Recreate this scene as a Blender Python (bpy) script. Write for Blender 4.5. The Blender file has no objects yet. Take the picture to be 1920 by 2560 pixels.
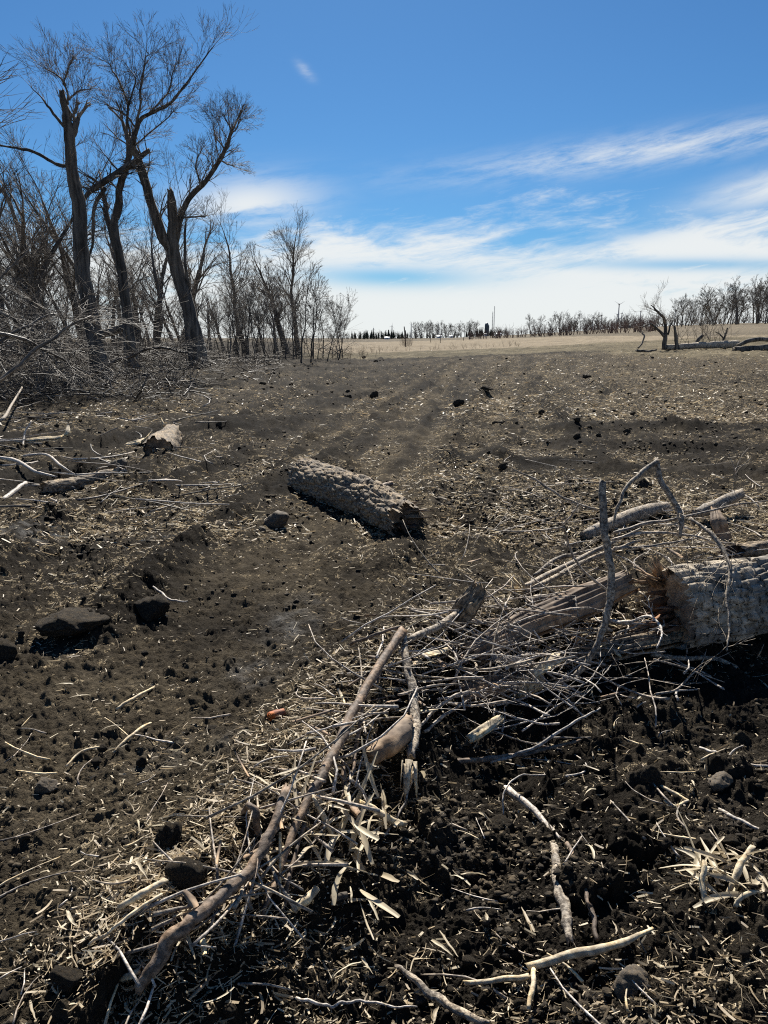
import bpy, math, random
import numpy as np
from mathutils import Vector, Matrix
random.seed(7)
RS = np.random.RandomState(11)
rad = math.radians
S = bpy.context.scene
C = S.collection

# ------------------------------------------------------------------ camera
PITCH = rad(12.75); CAMZ = 1.6; F = 1923.0; CX, CY = 960.0, 1280.0
cd = bpy.data.cameras.new('camera'); cam = bpy.data.objects.new('camera', cd); C.objects.link(cam)
cam.location = (0, 0, CAMZ); cam.rotation_euler = (math.pi/2 - PITCH, 0, 0)
cd.sensor_fit = 'VERTICAL'; cd.sensor_height = 36.0; cd.lens = 36.0*F/2560.0
cd.clip_start = 0.05; cd.clip_end = 30000
S.camera = cam
S.cycles.use_denoising = False; S.cycles.filter_width = 1.1

# ------------------------------------------------------------------ sky, sun, exposure
SUN_EL, SUN_AZ = 42.0, -3.0            # azimuth measured from +Y towards +X
S.view_settings.view_transform = 'Standard'; S.view_settings.look = 'None'
S.view_settings.exposure = 0.98; S.view_settings.gamma = 1.0
S.view_settings.use_curve_mapping = False
W = bpy.data.worlds.new('World'); S.world = W; W.use_nodes = True
SKY_STRENGTH = 0.050
SKY_TINT = (0.31, 0.59, 0.83)
CLOUD_RGB = (8.9, 9.1, 9.0)
sd = bpy.data.lights.new('sun', 'SUN'); sun = bpy.data.objects.new('sun', sd); C.objects.link(sun)
sd.energy = 5.0; sd.angle = rad(0.53); sd.color = (1.0, 0.95, 0.86)
sdir = Vector((math.sin(rad(SUN_AZ))*math.cos(rad(SUN_EL)), math.cos(rad(SUN_AZ))*math.cos(rad(SUN_EL)), math.sin(rad(SUN_EL))))
sun.rotation_euler = sdir.to_track_quat('Z', 'Y').to_euler()
sun.location = sdir*50

class NT:
    """small helper to write node graphs as expressions"""
    def __init__(s, tree): s.t = tree
    def n(s, typ, **kw):
        nd = s.t.nodes.new(typ)
        for k, v in kw.items(): setattr(nd, k, v)
        return nd
    def put(s, sock, v):
        if v is None: return
        if hasattr(v, 'is_output') or hasattr(v, 'links'): s.t.links.new(v, sock)
        else: sock.default_value = v
    def m(s, op, a, b=None, c=None, clamp=False):
        nd = s.n('ShaderNodeMath', operation=op, use_clamp=clamp)
        for i, v in enumerate((a, b, c)): s.put(nd.inputs[i], v)
        return nd.outputs[0]
    def ss(s, x, a, b):                                   # smoothstep a..b
        nd = s.n('ShaderNodeMapRange', interpolation_type='SMOOTHSTEP')
        s.put(nd.inputs[0], x); s.put(nd.inputs[1], a); s.put(nd.inputs[2], b)
        return nd.outputs[0]
    def xyz(s, x, y, z):
        nd = s.n('ShaderNodeCombineXYZ')
        for i, v in enumerate((x, y, z)): s.put(nd.inputs[i], v)
        return nd.outputs[0]
    def noise(s, vec, scale, detail=4, rough=0.5, dist=0.0, out=0):
        nd = s.n('ShaderNodeTexNoise'); s.put(nd.inputs['Vector'], vec)
        for k, v in (('Scale', scale), ('Detail', detail), ('Roughness', rough), ('Distortion', dist)): s.put(nd.inputs[k], v)
        return nd.outputs[out]
    def mix(s, f, a, b):
        nd = s.n('ShaderNodeMix', data_type='RGBA'); s.put(nd.inputs[0], f)
        for i, v in ((6, a), (7, b)):
            if isinstance(v, tuple) and len(v) == 3: v = v + (1,)
            s.put(nd.inputs[i], v)
        return nd.outputs[2]
    def ramp(s, x, stops):
        nd = s.n('ShaderNodeValToRGB'); s.put(nd.inputs[0], x); e = nd.color_ramp.elements
        while len(e) < len(stops): e.new(0.5)
        for q, (p, c) in zip(e, stops): q.position = p; q.color = tuple(c)+(1,)
        return nd.outputs[0]

def build_world():
    t = W.node_tree; t.nodes.clear(); g = NT(t)
    sky = g.n('ShaderNodeTexSky', sky_type='NISHITA'); sky.sun_disc = False
    sky.sun_elevation = rad(SUN_EL); sky.sun_rotation = rad(SUN_AZ)
    sky.altitude = 400; sky.air_density = 1.0; sky.dust_density = 0.25; sky.ozone_density = 2.5
    tc = g.n('ShaderNodeTexCoord'); sep = g.n('ShaderNodeSeparateXYZ')
    t.links.new(tc.outputs['Generated'], sep.inputs[0])
    X, Y, Z = sep.outputs
    D = 57.29578
    az = g.m('MULTIPLY', g.m('ARCTAN2', X, Y), D); el = g.m('MULTIPLY', g.m('ARCSINE', Z), D)
    # domain warp, then streaky noise that runs up to the right
    base = g.xyz(g.m('MULTIPLY', az, 0.05), g.m('MULTIPLY', el, 0.14), 0.0)
    wv = g.n('ShaderNodeVectorMath', operation='SUBTRACT')
    t.links.new(g.noise(base, 1.7, 3, 0.55, 0, 1), wv.inputs[0]); wv.inputs[1].default_value = (.5, .5, .5)
    ws = g.n('ShaderNodeVectorMath', operation='SCALE'); t.links.new(wv.outputs[0], ws.inputs[0]); ws.inputs[3].default_value = 0.55
    shear = g.xyz(g.m('ADD', g.m('MULTIPLY', az, 0.036), g.m('MULTIPLY', el, -0.02)), g.m('SUBTRACT', g.m('MULTIPLY', el, 0.15), g.m('MULTIPLY', az, 0.018)), 3.1)
    va = g.n('ShaderNodeVectorMath', operation='ADD'); t.links.new(shear, va.inputs[0]); t.links.new(ws.outputs[0], va.inputs[1])
    big = g.noise(va.outputs[0], 2.3, 10, 0.62)
    fine_v = g.xyz(g.m('ADD', g.m('MULTIPLY', az, 0.10), g.m('MULTIPLY', el, 0.05)), g.m('SUBTRACT', g.m('MULTIPLY', el, 0.55), g.m('MULTIPLY', az, 0.09)), 1.0)
    vb = g.n('ShaderNodeVectorMath', operation='ADD'); t.links.new(fine_v, vb.inputs[0]); t.links.new(ws.outputs[0], vb.inputs[1])
    fine = g.noise(vb.outputs[0], 2.6, 10, 0.68)
    nz = g.m('ADD', g.m('MULTIPLY', big, 0.72), g.m('MULTIPLY', fine, 0.28))
    # cover falls with elevation; the bank stands higher to the right
    top = g.m('ADD', 9.7, g.m('MULTIPLY', g.m('MAXIMUM', az, -18.0), 0.03))
    cover = g.m('SUBTRACT', 1.0, g.m('DIVIDE', el, top))           # 1 at the horizon, 0 at the bank's top
    cover = g.m('MAXIMUM', cover, -0.55)
    dens = g.ss(g.m('ADD', nz, g.m('MULTIPLY', cover, 0.52)), 0.545, 0.80)
    def lobe(a0, e0, sa, se, slope):
        da = g.m('SUBTRACT', az, a0)
        de = g.m('SUBTRACT', g.m('SUBTRACT', el, e0), g.m('MULTIPLY', da, slope))
        q = g.m('ADD', g.m('POWER', g.m('ABSOLUTE', g.m('DIVIDE', da, sa)), 2.0), g.m('POWER', g.m('ABSOLUTE', g.m('DIVIDE', de, se)), 2.0))
        return g.m('POWER', 2.718, g.m('MULTIPLY', q, -1.0))
    wob = g.m('ADD', g.m('MULTIPLY', fine, 1.6), -0.25)
    # long upper streak, its companion, the wisp and the blue slots
    st = g.m('MULTIPLY', g.m('MULTIPLY', lobe(18, 11.9, 13, 0.95, 0.07), g.ss(fine, 0.28, 0.72)), 0.75)
    st2 = g.m('MULTIPLY', lobe(26, 9.4, 5, 1.1, 0.2), g.ss(big, 0.25, 0.55))
    st3 = g.m('MULTIPLY', g.m('MULTIPLY', lobe(-9.5, 8.9, 4.5, 1.6, 0.10), g.ss(nz, 0.34, 0.56)), 0.95)
    wisp = g.m('MULTIPLY', g.m('MULTIPLY', lobe(-5.3, 17.0, 0.55, 0.36, -0.6), g.ss(fine, 0.3, 0.75)), 0.42)
    dens = g.m('MAXIMUM', g.m('MAXIMUM', dens, st), g.m('MAXIMUM', g.m('MAXIMUM', st2, st3), wisp))
    gap = g.m('MAXIMUM', lobe(0.5, 4.25, 6.5, 0.75, -0.015), g.m('MULTIPLY', lobe(21, 4.75, 8, 0.42, -0.03), 0.8))
    gap = g.m('MAXIMUM', gap, g.m('MULTIPLY', lobe(16.5, 7.0, 5.0, 0.65, 0.14), 0.75))
    gap = g.m('MULTIPLY', gap, g.ss(wob, 0.1, 0.5), clamp=True)
    dens = g.m('MULTIPLY', dens, g.m('SUBTRACT', 1.0, g.m('MULTIPLY', gap, 0.92)), clamp=True)
    dens = g.m('MULTIPLY', dens, 0.93)
    tint = g.n('ShaderNodeMix', data_type='RGBA', blend_type='MULTIPLY'); tint.inputs[0].default_value = 1
    t.links.new(sky.outputs[0], tint.inputs[6]); tint.inputs[7].default_value = SKY_TINT + (1,)
    col = g.mix(dens, tint.outputs[2], CLOUD_RGB)
    bg = g.n('ShaderNodeBackground'); t.links.new(col, bg.inputs[0]); bg.inputs[1].default_value = SKY_STRENGTH
    out = g.n('ShaderNodeOutputWorld'); t.links.new(bg.outputs[0], out.inputs[0])
build_world()

# ------------------------------------------------------------------ numpy noise
_NP = 4096; _rs0 = np.random.RandomState(3)
_PM = _rs0.permutation(_NP).astype(np.int32); _UF = [_rs0.rand(_NP) for _ in range(5)]
_GA = _rs0.rand(_NP)*2*math.pi; _GX = np.cos(_GA); _GY = np.sin(_GA)
def _ix(ix, iy, seed):
    return _PM[(ix+_PM[(iy+seed*131) & (_NP-1)]+seed*17) & (_NP-1)]
def h01(ix, iy, seed):
    return _UF[0][_ix(np.asarray(ix).astype(np.int32), np.asarray(iy).astype(np.int32), int(seed) if np.isscalar(seed) else np.asarray(seed).astype(np.int32))]
def perlin(x, y, seed=0):
    x, y = np.broadcast_arrays(np.asarray(x, float), np.asarray(y, float))
    fx = np.floor(x); fy = np.floor(y); ix = fx.astype(np.int32); iy = fy.astype(np.int32); fx = x-fx; fy = y-fy
    u = fx*fx*fx*(fx*(fx*6-15)+10); v = fy*fy*fy*(fy*(fy*6-15)+10)
    def gr(a, b):
        k = _ix(ix+a, iy+b, seed); return _GX[k]*(fx-a)+_GY[k]*(fy-b)
    n0 = gr(0, 0); n2 = gr(0, 1)
    n0 = n0+(gr(1, 0)-n0)*u; n2 = n2+(gr(1, 1)-n2)*u
    return (n0+(n2-n0)*v)*1.5
def fbm(x, y, octv=3, seed=0):
    s = 0; a = 1
    for i in range(octv):
        s = s+a*perlin(x*2**i, y*2**i, seed+i*17); a *= .5
    return s
def lumps(x, y, cell, r0, r1, dens, seed):
    """half-buried clods of earth: heights of random domes"""
    gx = np.floor(x/cell).astype(np.int32); gy = np.floor(y/cell).astype(np.int32); out = np.zeros_like(x)
    for i in (-1, 0, 1):
        for j in (-1, 0, 1):
            cx = gx+i; cy = gy+j; k = _ix(cx, cy, seed)
            px = (cx+_UF[0][k])*cell; py = (cy+_UF[1][k])*cell
            r = r0+(r1-r0)*_UF[2][k]**2
            asp = 0.75+0.5*_UF[4][k]
            d2 = ((x-px)*asp)**2+((y-py)/asp)**2
            out = np.maximum(out, np.where(_UF[3][k] < dens, np.sqrt(np.maximum(r*r-d2, 0))*0.8, 0))
    return out
def sstep(x, a, b):
    t = np.clip((np.asarray(x, float)-a)/(b-a), 0, 1); return t*t*(3-2*t)
def pl_dist(x, y, pl):
    """distance from points to a polyline and signed side (positive = left of travel)"""
    best = np.full(np.shape(x), 1e9); side = np.zeros(np.shape(x))
    for (ax, ay), (bx, by) in zip(pl[:-1], pl[1:]):
        dx, dy = bx-ax, by-ay; L2 = dx*dx+dy*dy
        t = np.clip(((x-ax)*dx+(y-ay)*dy)/L2, 0, 1)
        d = np.hypot(x-ax-t*dx, y-ay-t*dy); sd_ = (dx*(y-ay)-dy*(x-ax))/math.sqrt(L2)
        m = d < best; best = np.where(m, d, best); side = np.where(m, sd_, side)
    return best, side

# ------------------------------------------------------------------ terrain
FWD = np.array((0, math.cos(PITCH), -math.sin(PITCH))); UPV = np.array((0, math.sin(PITCH), math.cos(PITCH))); RGT = np.array((1., 0, 0))
def ray(u, v):
    return RGT*((u-CX)/F)+UPV*((CY-v)/F)+FWD
def flat(u, v, z=0.0):
    d = ray(u, v); t = (z-CAMZ)/d[2]; return (d[0]*t, d[1]*t)
PILE = [flat(430, 2380), flat(700, 2080), flat(900, 1800), flat(1090, 1640), flat(1400, 1580), flat(1750, 1560), flat(2200, 1500)]
RIDGES = [([(3.1, 13.2), (5.4, 13.0), (8.5, 12.2)], .10, .35), ([(2.7, 11.3), (4.6, 10.9), (7.4, 10.3)], .09, .32), ([(1.2, 10.2), (2.6, 9.4), (4.4, 9.2)], .06, .3),
          ([(-9, 11.5), (-5.3, 11.6), (-3.6, 12.6), (-2.4, 14.5)], .10, .7), ([(-7, 43), (-1.5, 44), (1, 45.5), (6, 47), (13, 45)], .07, .9),
          ([(-9, 7.3), (-4.4, 8.2), (-3.2, 9.1)], .09, .4)]
def hz(x, y):
    """large forms of the ground"""
    x = np.asarray(x, float); y = np.asarray(y, float)
    r = np.hypot(x, y)+1e-6; a = x/np.maximum(y, 1.0)
    A = 0.44*sstep(r, 8, 42)
    B = sstep(a, -0.05, 0.5)*np.where(y > 0, 1, 0)
    h = A+B*0.0205*np.clip(r-10, 0, 420)
    h = h+0.05*perlin(x*0.33, y*0.33, 3)*np.exp(-r/40)+.1*perlin(x*.05, y*.05, 5)*sstep(r, 20, 80)
    d, s_ = pl_dist(x, y, PILE)
    w = np.where(s_ > 0, 0.45, 0.24)
    h = h+0.19*np.exp(-(d/w)**2)
    h = h-0.09*np.exp(-((d-0.6)/0.38)**2)*(s_ < 0)
    h = h-0.05*np.exp(-(((x-.75)/.7)**2+((y-2.7)/.5)**2))
    for pl, am, ww in RIDGES:
        d, s_ = pl_dist(x, y, pl); h = h+1.5*am*np.exp(-(d/ww)**2)*np.clip(.55+.9*perlin(x*.9, y*1.4, 61)+.4*perlin(x*3, y*3, 62), .05, 2)
    return h
TRACK = [flat(150, 2300), flat(420, 1800), flat(690, 1500), flat(880, 1290), flat(1010, 1100, .1), flat(1090, 985, .3), flat(1150, 925, .45), flat(1200, 893, .55)]
def rough_mask(x, y):
    """0.2 on the driven track, 1 in loose ground"""
    r = np.hypot(x, y)
    d, s_ = pl_dist(x, y, TRACK)
    w = 0.75+r*0.055
    m = 1-0.72*np.exp(-(d/w)**2)
    return np.clip(m+0.25*perlin(x*.7, y*.7, 9), 0.38, 1)
def disp(x, y):
    """clods, crumbs and hollows"""
    r = np.hypot(x, y)
    ro = rough_mask(x, y)
    xw = x+0.06*perlin(x*6, y*6, 31)+.022*perlin(x*22, y*22, 33)+.010*perlin(x*55, y*55, 35); yw = y+0.06*perlin(x*6, y*6, 32)+.022*perlin(x*22, y*22, 34)+.010*perlin(x*55, y*55, 36)
    near = 1-sstep(r, 6, 18); mid = 1-sstep(r, 14, 34)
    d = 0.042*fbm(x*1.5, y*1.5, 3, 41)*ro*(1+0.5*sstep(r, 10, 40))
    d = d+0.012*perlin(x*9, y*9, 45)*mid
    d = d+0.007*perlin(x*24, y*24, 46)*near
    bil = np.abs(perlin(x*13, y*13, 47))+.5*np.abs(perlin(x*29, y*29, 48))+.3*np.abs(perlin(x*61, y*61, 49))
    d = d+.030*bil*mid*(.45+.55*ro)
    d = d+(.035*np.abs(perlin(x*3.1, y*2.2, 53))+.03*np.abs(perlin(x*6.5, y*3.5, 54)))*sstep(r, 5, 12)*(1-sstep(r, 50, 90))*(.4+.6*ro)
    lum = np.maximum.reduce([
        lumps(xw, yw, .85, .04, .14, .16, 50)*ro*.6,
        lumps(xw, yw, .24, .02, .080, .42, 60)*ro*mid*.75,
        lumps(xw, yw, .10, .012, .045, .62, 70)*(0.5+0.5*ro)*mid*.95])
    d = d+lum*(.75+.55*perlin(x*34, y*34, 51)*near)
    d = d+lumps(xw, yw, .045, .007, .025, .7, 80)*(0.55+.45*ro)*near
    d = d+.0045*perlin(x*95, y*95, 52)*(1-sstep(r, 3, 6))
    # furrows of the track, running away to the right
    td, ts = pl_dist(x, y, TRACK); wt = np.exp(-(td/(2.2+.06*r))**2)*sstep(r, 3.5, 7)*(1-sstep(r, 45, 60))
    d = d+wt*(.055*perlin(ts*2.6, r*.16, 77)+.035*perlin(ts*6.0, r*.25, 78))
    for off, am in ((-1.15, .12), (.95, .09), (2.3, .10), (-2.6, .09), (-.1, .04)):
        d = d+am*np.exp(-((ts-off-.25*perlin(r*.35, ts*0, 79))/.16)**2)*sstep(r, 4, 7)*(1-sstep(r, 40, 50))*np.clip(.6+perlin(x*2.2, y*1.6, 80), 0, 1.5)
    pd, ps = pl_dist(x, y, PILE); rf = (ps < 0)*sstep(pd, .1, .3)*(1-sstep(r, 3.6, 5))
    d = d+rf*(lumps(xw, yw, .33, .03, .115, .55, 95)*.85+.03*perlin(x*4, y*4, 96))
    far = sstep(r, 12, 22)*(1-sstep(r, 60, 120))
    d = d+lumps(xw, yw, .55, .03, .12, .45, 98)*sstep(r, 9, 14)*(1-sstep(r, 45, 60))*.7+lumps(x, y, 2.0, .10, .30, .12, 91)*far*0.3+.06*np.abs(perlin(x*2.2, y*1.2, 92))*far
    for pl, ww, am in ROWS:
        rd, _s = pl_dist(x, y, pl); k = np.exp(-(rd/ww)**2)*np.clip(.6+1.0*perlin(x*1.6, y*1.2, 83), 0, 1.6)
        d = d+1.5*am*k+k*lumps(xw, yw, .30, .02, .11, .6, 97)*.9
    d = d+(.05*perlin(x*4.5, y*.9, 84)+.03*perlin(x*11, y*2.0, 85))*sstep(r, 10, 18)*(1-sstep(r, 44, 60))
    return d-.11*sstep(r, 8, 24)
ROWS = []
_T = 0.6*1.006**np.arange(1500)
def Q(u, v, h=0.0):
    """the point on the ray through a photograph pixel that stands h above the ground"""
    d = ray(u, v); P = d[None, :]*_T[:, None]
    g = CAMZ+P[:, 2]-hz(P[:, 0], P[:, 1])-h
    k = int(np.argmax(g <= 0))
    if k == 0: k = len(_T)-1
    f = g[k-1]/(g[k-1]-g[k]+1e-12)
    t = _T[k-1]+(_T[k]-_T[k-1])*np.clip(f, 0, 1)
    p = d*t; p[2] += CAMZ
    return p
def px_line(*pp): return [tuple(Q(u, v)[:2]) for u, v in pp]
ROWS = [(px_line((-60, 1440), (300, 1225), (560, 1060), (760, 965), (900, 918)), .38, .07), (px_line((240, 1575), (560, 1290), (800, 1085), (980, 962), (1090, 908)), .22, .05),
        (px_line((1000, 1420), (1085, 1210), (1160, 1050), (1230, 945), (1275, 900)), .26, .07), (px_line((1240, 1140), (1300, 1005), (1360, 925), (1400, 890)), .3, .06),
        (px_line((-40, 1130), (300, 1030), (560, 960), (700, 925)), .5, .06), (px_line((820, 1230), (960, 1060), (1070, 955), (1150, 905)), .16, .035)]
def at_depth(u, v, y):
    d = ray(u, v); t = y/d[1]; p = d*t; p[2] += CAMZ; return p
def dist_of(p): return float(np.dot(np.asarray(p)-np.array((0, 0, CAMZ)), FWD))
def gz(x, y): return float(hz(x, y)+disp(np.array([x], float), np.array([y], float))[0])

# ------------------------------------------------------------------ mesh helpers
def mesh_np(name, V, quads=None, tris=None, smooth=True, attrs=None):
    me = bpy.data.meshes.new(name)
    V = np.asarray(V, np.float32).reshape(-1, 3)
    me.vertices.add(len(V)); me.vertices.foreach_set('co', V.ravel())
    L, st, to = [], [], []; k = 0
    for fa, n in ((quads, 4), (tris, 3)):
        if fa is None or len(fa) == 0: continue
        fa = np.asarray(fa, np.int32).reshape(-1, n)
        L.append(fa.ravel()); st.append(k+np.arange(len(fa))*n); to.append(np.full(len(fa), n)); k += fa.size
    L = np.concatenate(L); st = np.concatenate(st); to = np.concatenate(to)
    me.loops.add(len(L)); me.loops.foreach_set('vertex_index', L.astype(np.int32))
    me.polygons.add(len(st)); me.polygons.foreach_set('loop_start', st.astype(np.int32)); me.polygons.foreach_set('loop_total', to.astype(np.int32))
    if smooth: me.polygons.foreach_set('use_smooth', np.ones(len(st), bool))
    for an, av in (attrs or {}).items():
        at = me.attributes.new(an, 'FLOAT', 'POINT'); at.data.foreach_set('value', np.asarray(av, np.float32))
    me.update(calc_edges=True)
    return me
class MB:
    """collects vertices and faces of one mesh"""
    def __init__(s): s.v = []; s.q = []; s.t = []; s.n = 0
    def add(s, V, quads=None, tris=None):
        V = np.asarray(V, float).reshape(-1, 3)
        if quads is not None and len(quads): s.q.append(np.asarray(quads).reshape(-1, 4)+s.n)
        if tris is not None and len(tris): s.t.append(np.asarray(tris).reshape(-1, 3)+s.n)
        s.v.append(V); s.n += len(V)
    def tubes(s, P, R, sides=3):
        """P (n,k,3) centre lines, R (n,k) radii"""
        P = np.asarray(P, float); R = np.asarray(R, float); n, k, _ = P.shape
        T = np.gradient(P, axis=1); T /= np.linalg.norm(T, axis=2, keepdims=True)+1e-12
        ov = P[:, -1]-P[:, 0]; ax = np.argmin(np.abs(ov), axis=1); ref = np.zeros((n, 1, 3)); ref[np.arange(n), 0, ax] = 1
        N = np.cross(T, ref); N /= np.linalg.norm(N, axis=2, keepdims=True)+1e-12
        Bn = np.cross(T, N)
        an = np.arange(sides)*2*math.pi/sides
        V = P[:, :, None]+R[:, :, None, None]*(np.cos(an)[None, None, :, None]*N[:, :, None]+np.sin(an)[None, None, :, None]*Bn[:, :, None])
        idx = np.arange(n*k*sides).reshape(n, k, sides); nx = np.roll(idx, -1, axis=2)
        q = np.stack([idx[:, :-1], nx[:, :-1], nx[:, 1:], idx[:, 1:]], -1).reshape(-1, 4)
        s.add(V.reshape(-1, 3), q)
    def tube(s, P, R, sides=8, cap=True, jag=0.0, bark=None, rnd=None):
        """one limb; broken, jagged ends; bark = (plate size, depth)"""
        P = np.asarray(P, float); R = np.asarray(R, float); k = len(P)
        T = np.gradient(P, axis=0); T /= np.linalg.norm(T, axis=1, keepdims=True)+1e-12
        N = np.zeros_like(T); ref = np.zeros(3); ref[np.argmin(np.abs(P[-1]-P[0]))] = 1
        nn = np.cross(T[0], ref); nn /= np.linalg.norm(nn)
        for i in range(k):
            nn = nn-T[i]*np.dot(nn, T[i]); nn /= np.linalg.norm(nn); N[i] = nn
        Bn = np.cross(T, N); an = np.arange(sides)*2*math.pi/sides
        sd = random.randint(0, 9999) if rnd is None else rnd
        L = np.concatenate([[0], np.cumsum(np.linalg.norm(np.diff(P, axis=0), axis=1))])
        ca = np.cos(an)[None]; sa = np.sin(an)[None]
        rr = np.repeat(R[:, None], sides, 1)
        rm = max(R.mean(), 1e-4)
        rr = rr*(1+(.16 if bark and bark[0] > .03 else .10)*perlin(ca*1.3+L[:, None]/rm*0.22+sd, sa*1.3+L[:, None]/rm*.10, sd))
        if bark:
            pl, dp = bark
            rr = rr+dp*bark_plates(R[:, None]*ca, R[:, None]*sa, L[:, None]*np.ones_like(ca), pl, sd)
        V = P[:, None]+rr[:, :, None]*(ca[:, :, None]*N[:, None]+sa[:, :, None]*Bn[:, None])
        if jag:
            for e, sg in ((0, -1), (k-1, 1)):
                V[e] += (T[e]*sg)[None]*(RS.rand(sides, 1)**1.5*jag)
        idx = np.arange(k*sides).reshape(k, sides); nx = np.roll(idx, -1, axis=1)
        q = np.stack([idx[:-1], nx[:-1], nx[1:], idx[1:]], -1).reshape(-1, 4)
        V = V.reshape(-1, 3); tr = []
        if cap:
            c0 = len(V); V = np.vstack([V, P[0]+T[0]*R[0]*.12, P[-1]-T[-1]*R[-1]*.12])
            for j in range(sides):
                tr.append((idx[0, (j+1) % sides], idx[0, j], c0)); tr.append((idx[-1, j], idx[-1, (j+1) % sides], c0+1))
        s.add(V, q, tr)
    def mesh(s, name, org=(0, 0, 0), smooth=True, attrs=None):
        V = np.concatenate(s.v)-np.asarray(org)
        return mesh_np(name, V, np.concatenate(s.q) if s.q else None, np.concatenate(s.t) if s.t else None, smooth, attrs)
def bark_plates(x, y, z, size, seed):
    """cellular ridges: 0 in the furrow, 1 on the plate (stretched along the limb)"""
    x = x/size; y = y/size; z = z/(size*4.2)
    x = x+.3*perlin(z*1.3, y, seed+5); 
    gx, gy, gz_ = np.floor(x), np.floor(y), np.floor(z)
    f1 = np.full(np.broadcast(x, y, z).shape, 9.); f2 = f1.copy()
    for i in (-1, 0, 1):
        for j in (-1, 0, 1):
            for k in (-1, 0, 1):
                a, b, c = gx+i, gy+j, gz_+k; s1 = a*1.0+c*57
                d = np.sqrt((a+h01(s1, b, seed)-x)**2+(b+h01(s1, b, seed+1)-y)**2+(c+h01(s1, b, seed+2)-z)**2)
                f2 = np.minimum(f2, np.maximum(f1, d)); f1 = np.minimum(f1, d)
    return np.clip((f2-f1)*4.0, 0, 1)-.6+.10*perlin(x*2+z, y*2-z, seed+8)+.28*perlin(x*.35+z*.2, y*.35, seed+9)
def smooth_pl(P, R, per=6, wob=0.0):
    """Catmull-Rom through points with radii, with a little wander"""
    P = np.asarray(P, float); R = np.asarray(R, float)
    if len(P) == 2: P = np.vstack([P[0], P.mean(0), P[1]]); R = np.array([R[0], R.mean(), R[1]])
    A = np.vstack([2*P[0]-P[1], P, 2*P[-1]-P[-2]]); o, r = [], []
    for i in range(1, len(A)-2):
        for t in np.arange(per)/per:
            p0, p1, p2, p3 = A[i-1], A[i], A[i+1], A[i+2]
            o.append(.5*((2*p1)+(-p0+p2)*t+(2*p0-5*p1+4*p2-p3)*t*t+(-p0+3*p1-3*p2+p3)*t**3)); r.append(R[i-1]*(1-t)+R[i]*t)
    o.append(P[-1]); r.append(R[-1]); o = np.array(o); r = np.array(r)
    if wob:
        n = RS.randn(*o.shape)*wob; n[0] = n[-1] = 0
        n[1:-1] = (n[:-2]+2*n[1:-1]+n[2:])/4; o = o+n
    return o, r

# ------------------------------------------------------------------ object helpers
def tag(o, label=None, cat=None, group=None, kind=None):
    for k, v in (('label', label), ('category', cat), ('group', group), ('kind', kind)):
        if v: o[k] = v
    return o
def link(name, me, mat, parent=None, loc=None):
    if mat is not None and not me.materials: me.materials.append(mat)
    o = bpy.data.objects.new(name, me); C.objects.link(o)
    if parent: o.parent = parent
    if loc is not None: o.location = loc
    return o
def empty(name, loc, label, cat, group=None):
    o = bpy.data.objects.new(name, None); C.objects.link(o); o.location = loc; o.empty_display_size = .2
    return tag(o, label, cat, group)
def copy_tree(o, loc, rz, sc, label=None):
    c = o.copy(); C.objects.link(c); c.location = loc; c.rotation_euler = (0, 0, rz); c.scale = (sc, sc, sc)
    if label: c['label'] = label
    for ch in o.children:
        d = ch.copy(); C.objects.link(d); d.parent = c
        for g2 in ch.children:
            e = g2.copy(); C.objects.link(e); e.parent = d
    return c

# ------------------------------------------------------------------ materials
def new_mat(name):
    m = bpy.data.materials.new(name); m.use_nodes = True; t = m.node_tree; t.nodes.clear(); g = NT(t)
    out = g.n('ShaderNodeOutputMaterial'); b = g.n('ShaderNodeBsdfPrincipled'); t.links.new(b.outputs[0], out.inputs[0])
    b.inputs['Specular IOR Level'].default_value = 0.3
    return m, g, b
def bump(g, b, h, strength, dist):
    bp = g.n('ShaderNodeBump'); bp.inputs['Strength'].default_value = strength; bp.inputs['Distance'].default_value = dist
    g.put(bp.inputs['Height'], h); g.t.links.new(bp.outputs[0], b.inputs['Normal'])
def oinfo(g): return g.n('ShaderNodeObjectInfo').outputs['Random']
def pos(g): return g.n('ShaderNodeNewGeometry').outputs['Position']
def objc(g, sx=1, sy=1, sz=1):
    tc = g.n('ShaderNodeTexCoord'); mp = g.n('ShaderNodeMapping'); g.t.links.new(tc.outputs['Object'], mp.inputs[0]); mp.inputs['Scale'].default_value = (sx, sy, sz)
    return mp.outputs[0]
def simple(name, c1, c2, scale, stretch=(1, 1, 1), rough=0.85, bs=0.4, bd=0.01, spec=0.25, vary=0.25, detail=6, lo=.32, hi=.68):
    m, g, b = new_mat(name)
    n = g.noise(objc(g, *stretch), scale, detail, .6)
    col = g.mix(g.ss(n, lo, hi), c1, c2)
    pt = g.noise(objc(g, *stretch), scale*.22, 3, .5)
    hs = g.n('ShaderNodeHueSaturation'); g.put(hs.inputs['Color'], col)
    g.put(hs.inputs['Value'], g.m('ADD', .62-vary*.5, g.m('ADD', g.m('MULTIPLY', oinfo(g), vary), g.m('MULTIPLY', g.ss(pt, .3, .7), .7))))
    g.put(hs.inputs['Saturation'], g.m('ADD', .8, g.m('MULTIPLY', g.ss(pt, .35, .65), .35)))
    g.t.links.new(hs.outputs[0], b.inputs['Base Color'])
    b.inputs['Roughness'].default_value = rough; b.inputs['Specular IOR Level'].default_value = spec
    bump(g, b, n, bs, bd)
    return m
M = {}
M['tree_bark'] = simple('tree_bark', (.045, .040, .034), (.17, .152, .128), 9, (1, 1, .12), .9, .9, .03)
M['tree_twig'] = simple('tree_twig', (.095, .082, .068), (.24, .21, .175), 3, rough=.75, bs=.1)
M['twig_far'] = simple('twig_far', (.08, .07, .06), (.17, .15, .125), .6, rough=.85, bs=.0)
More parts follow.
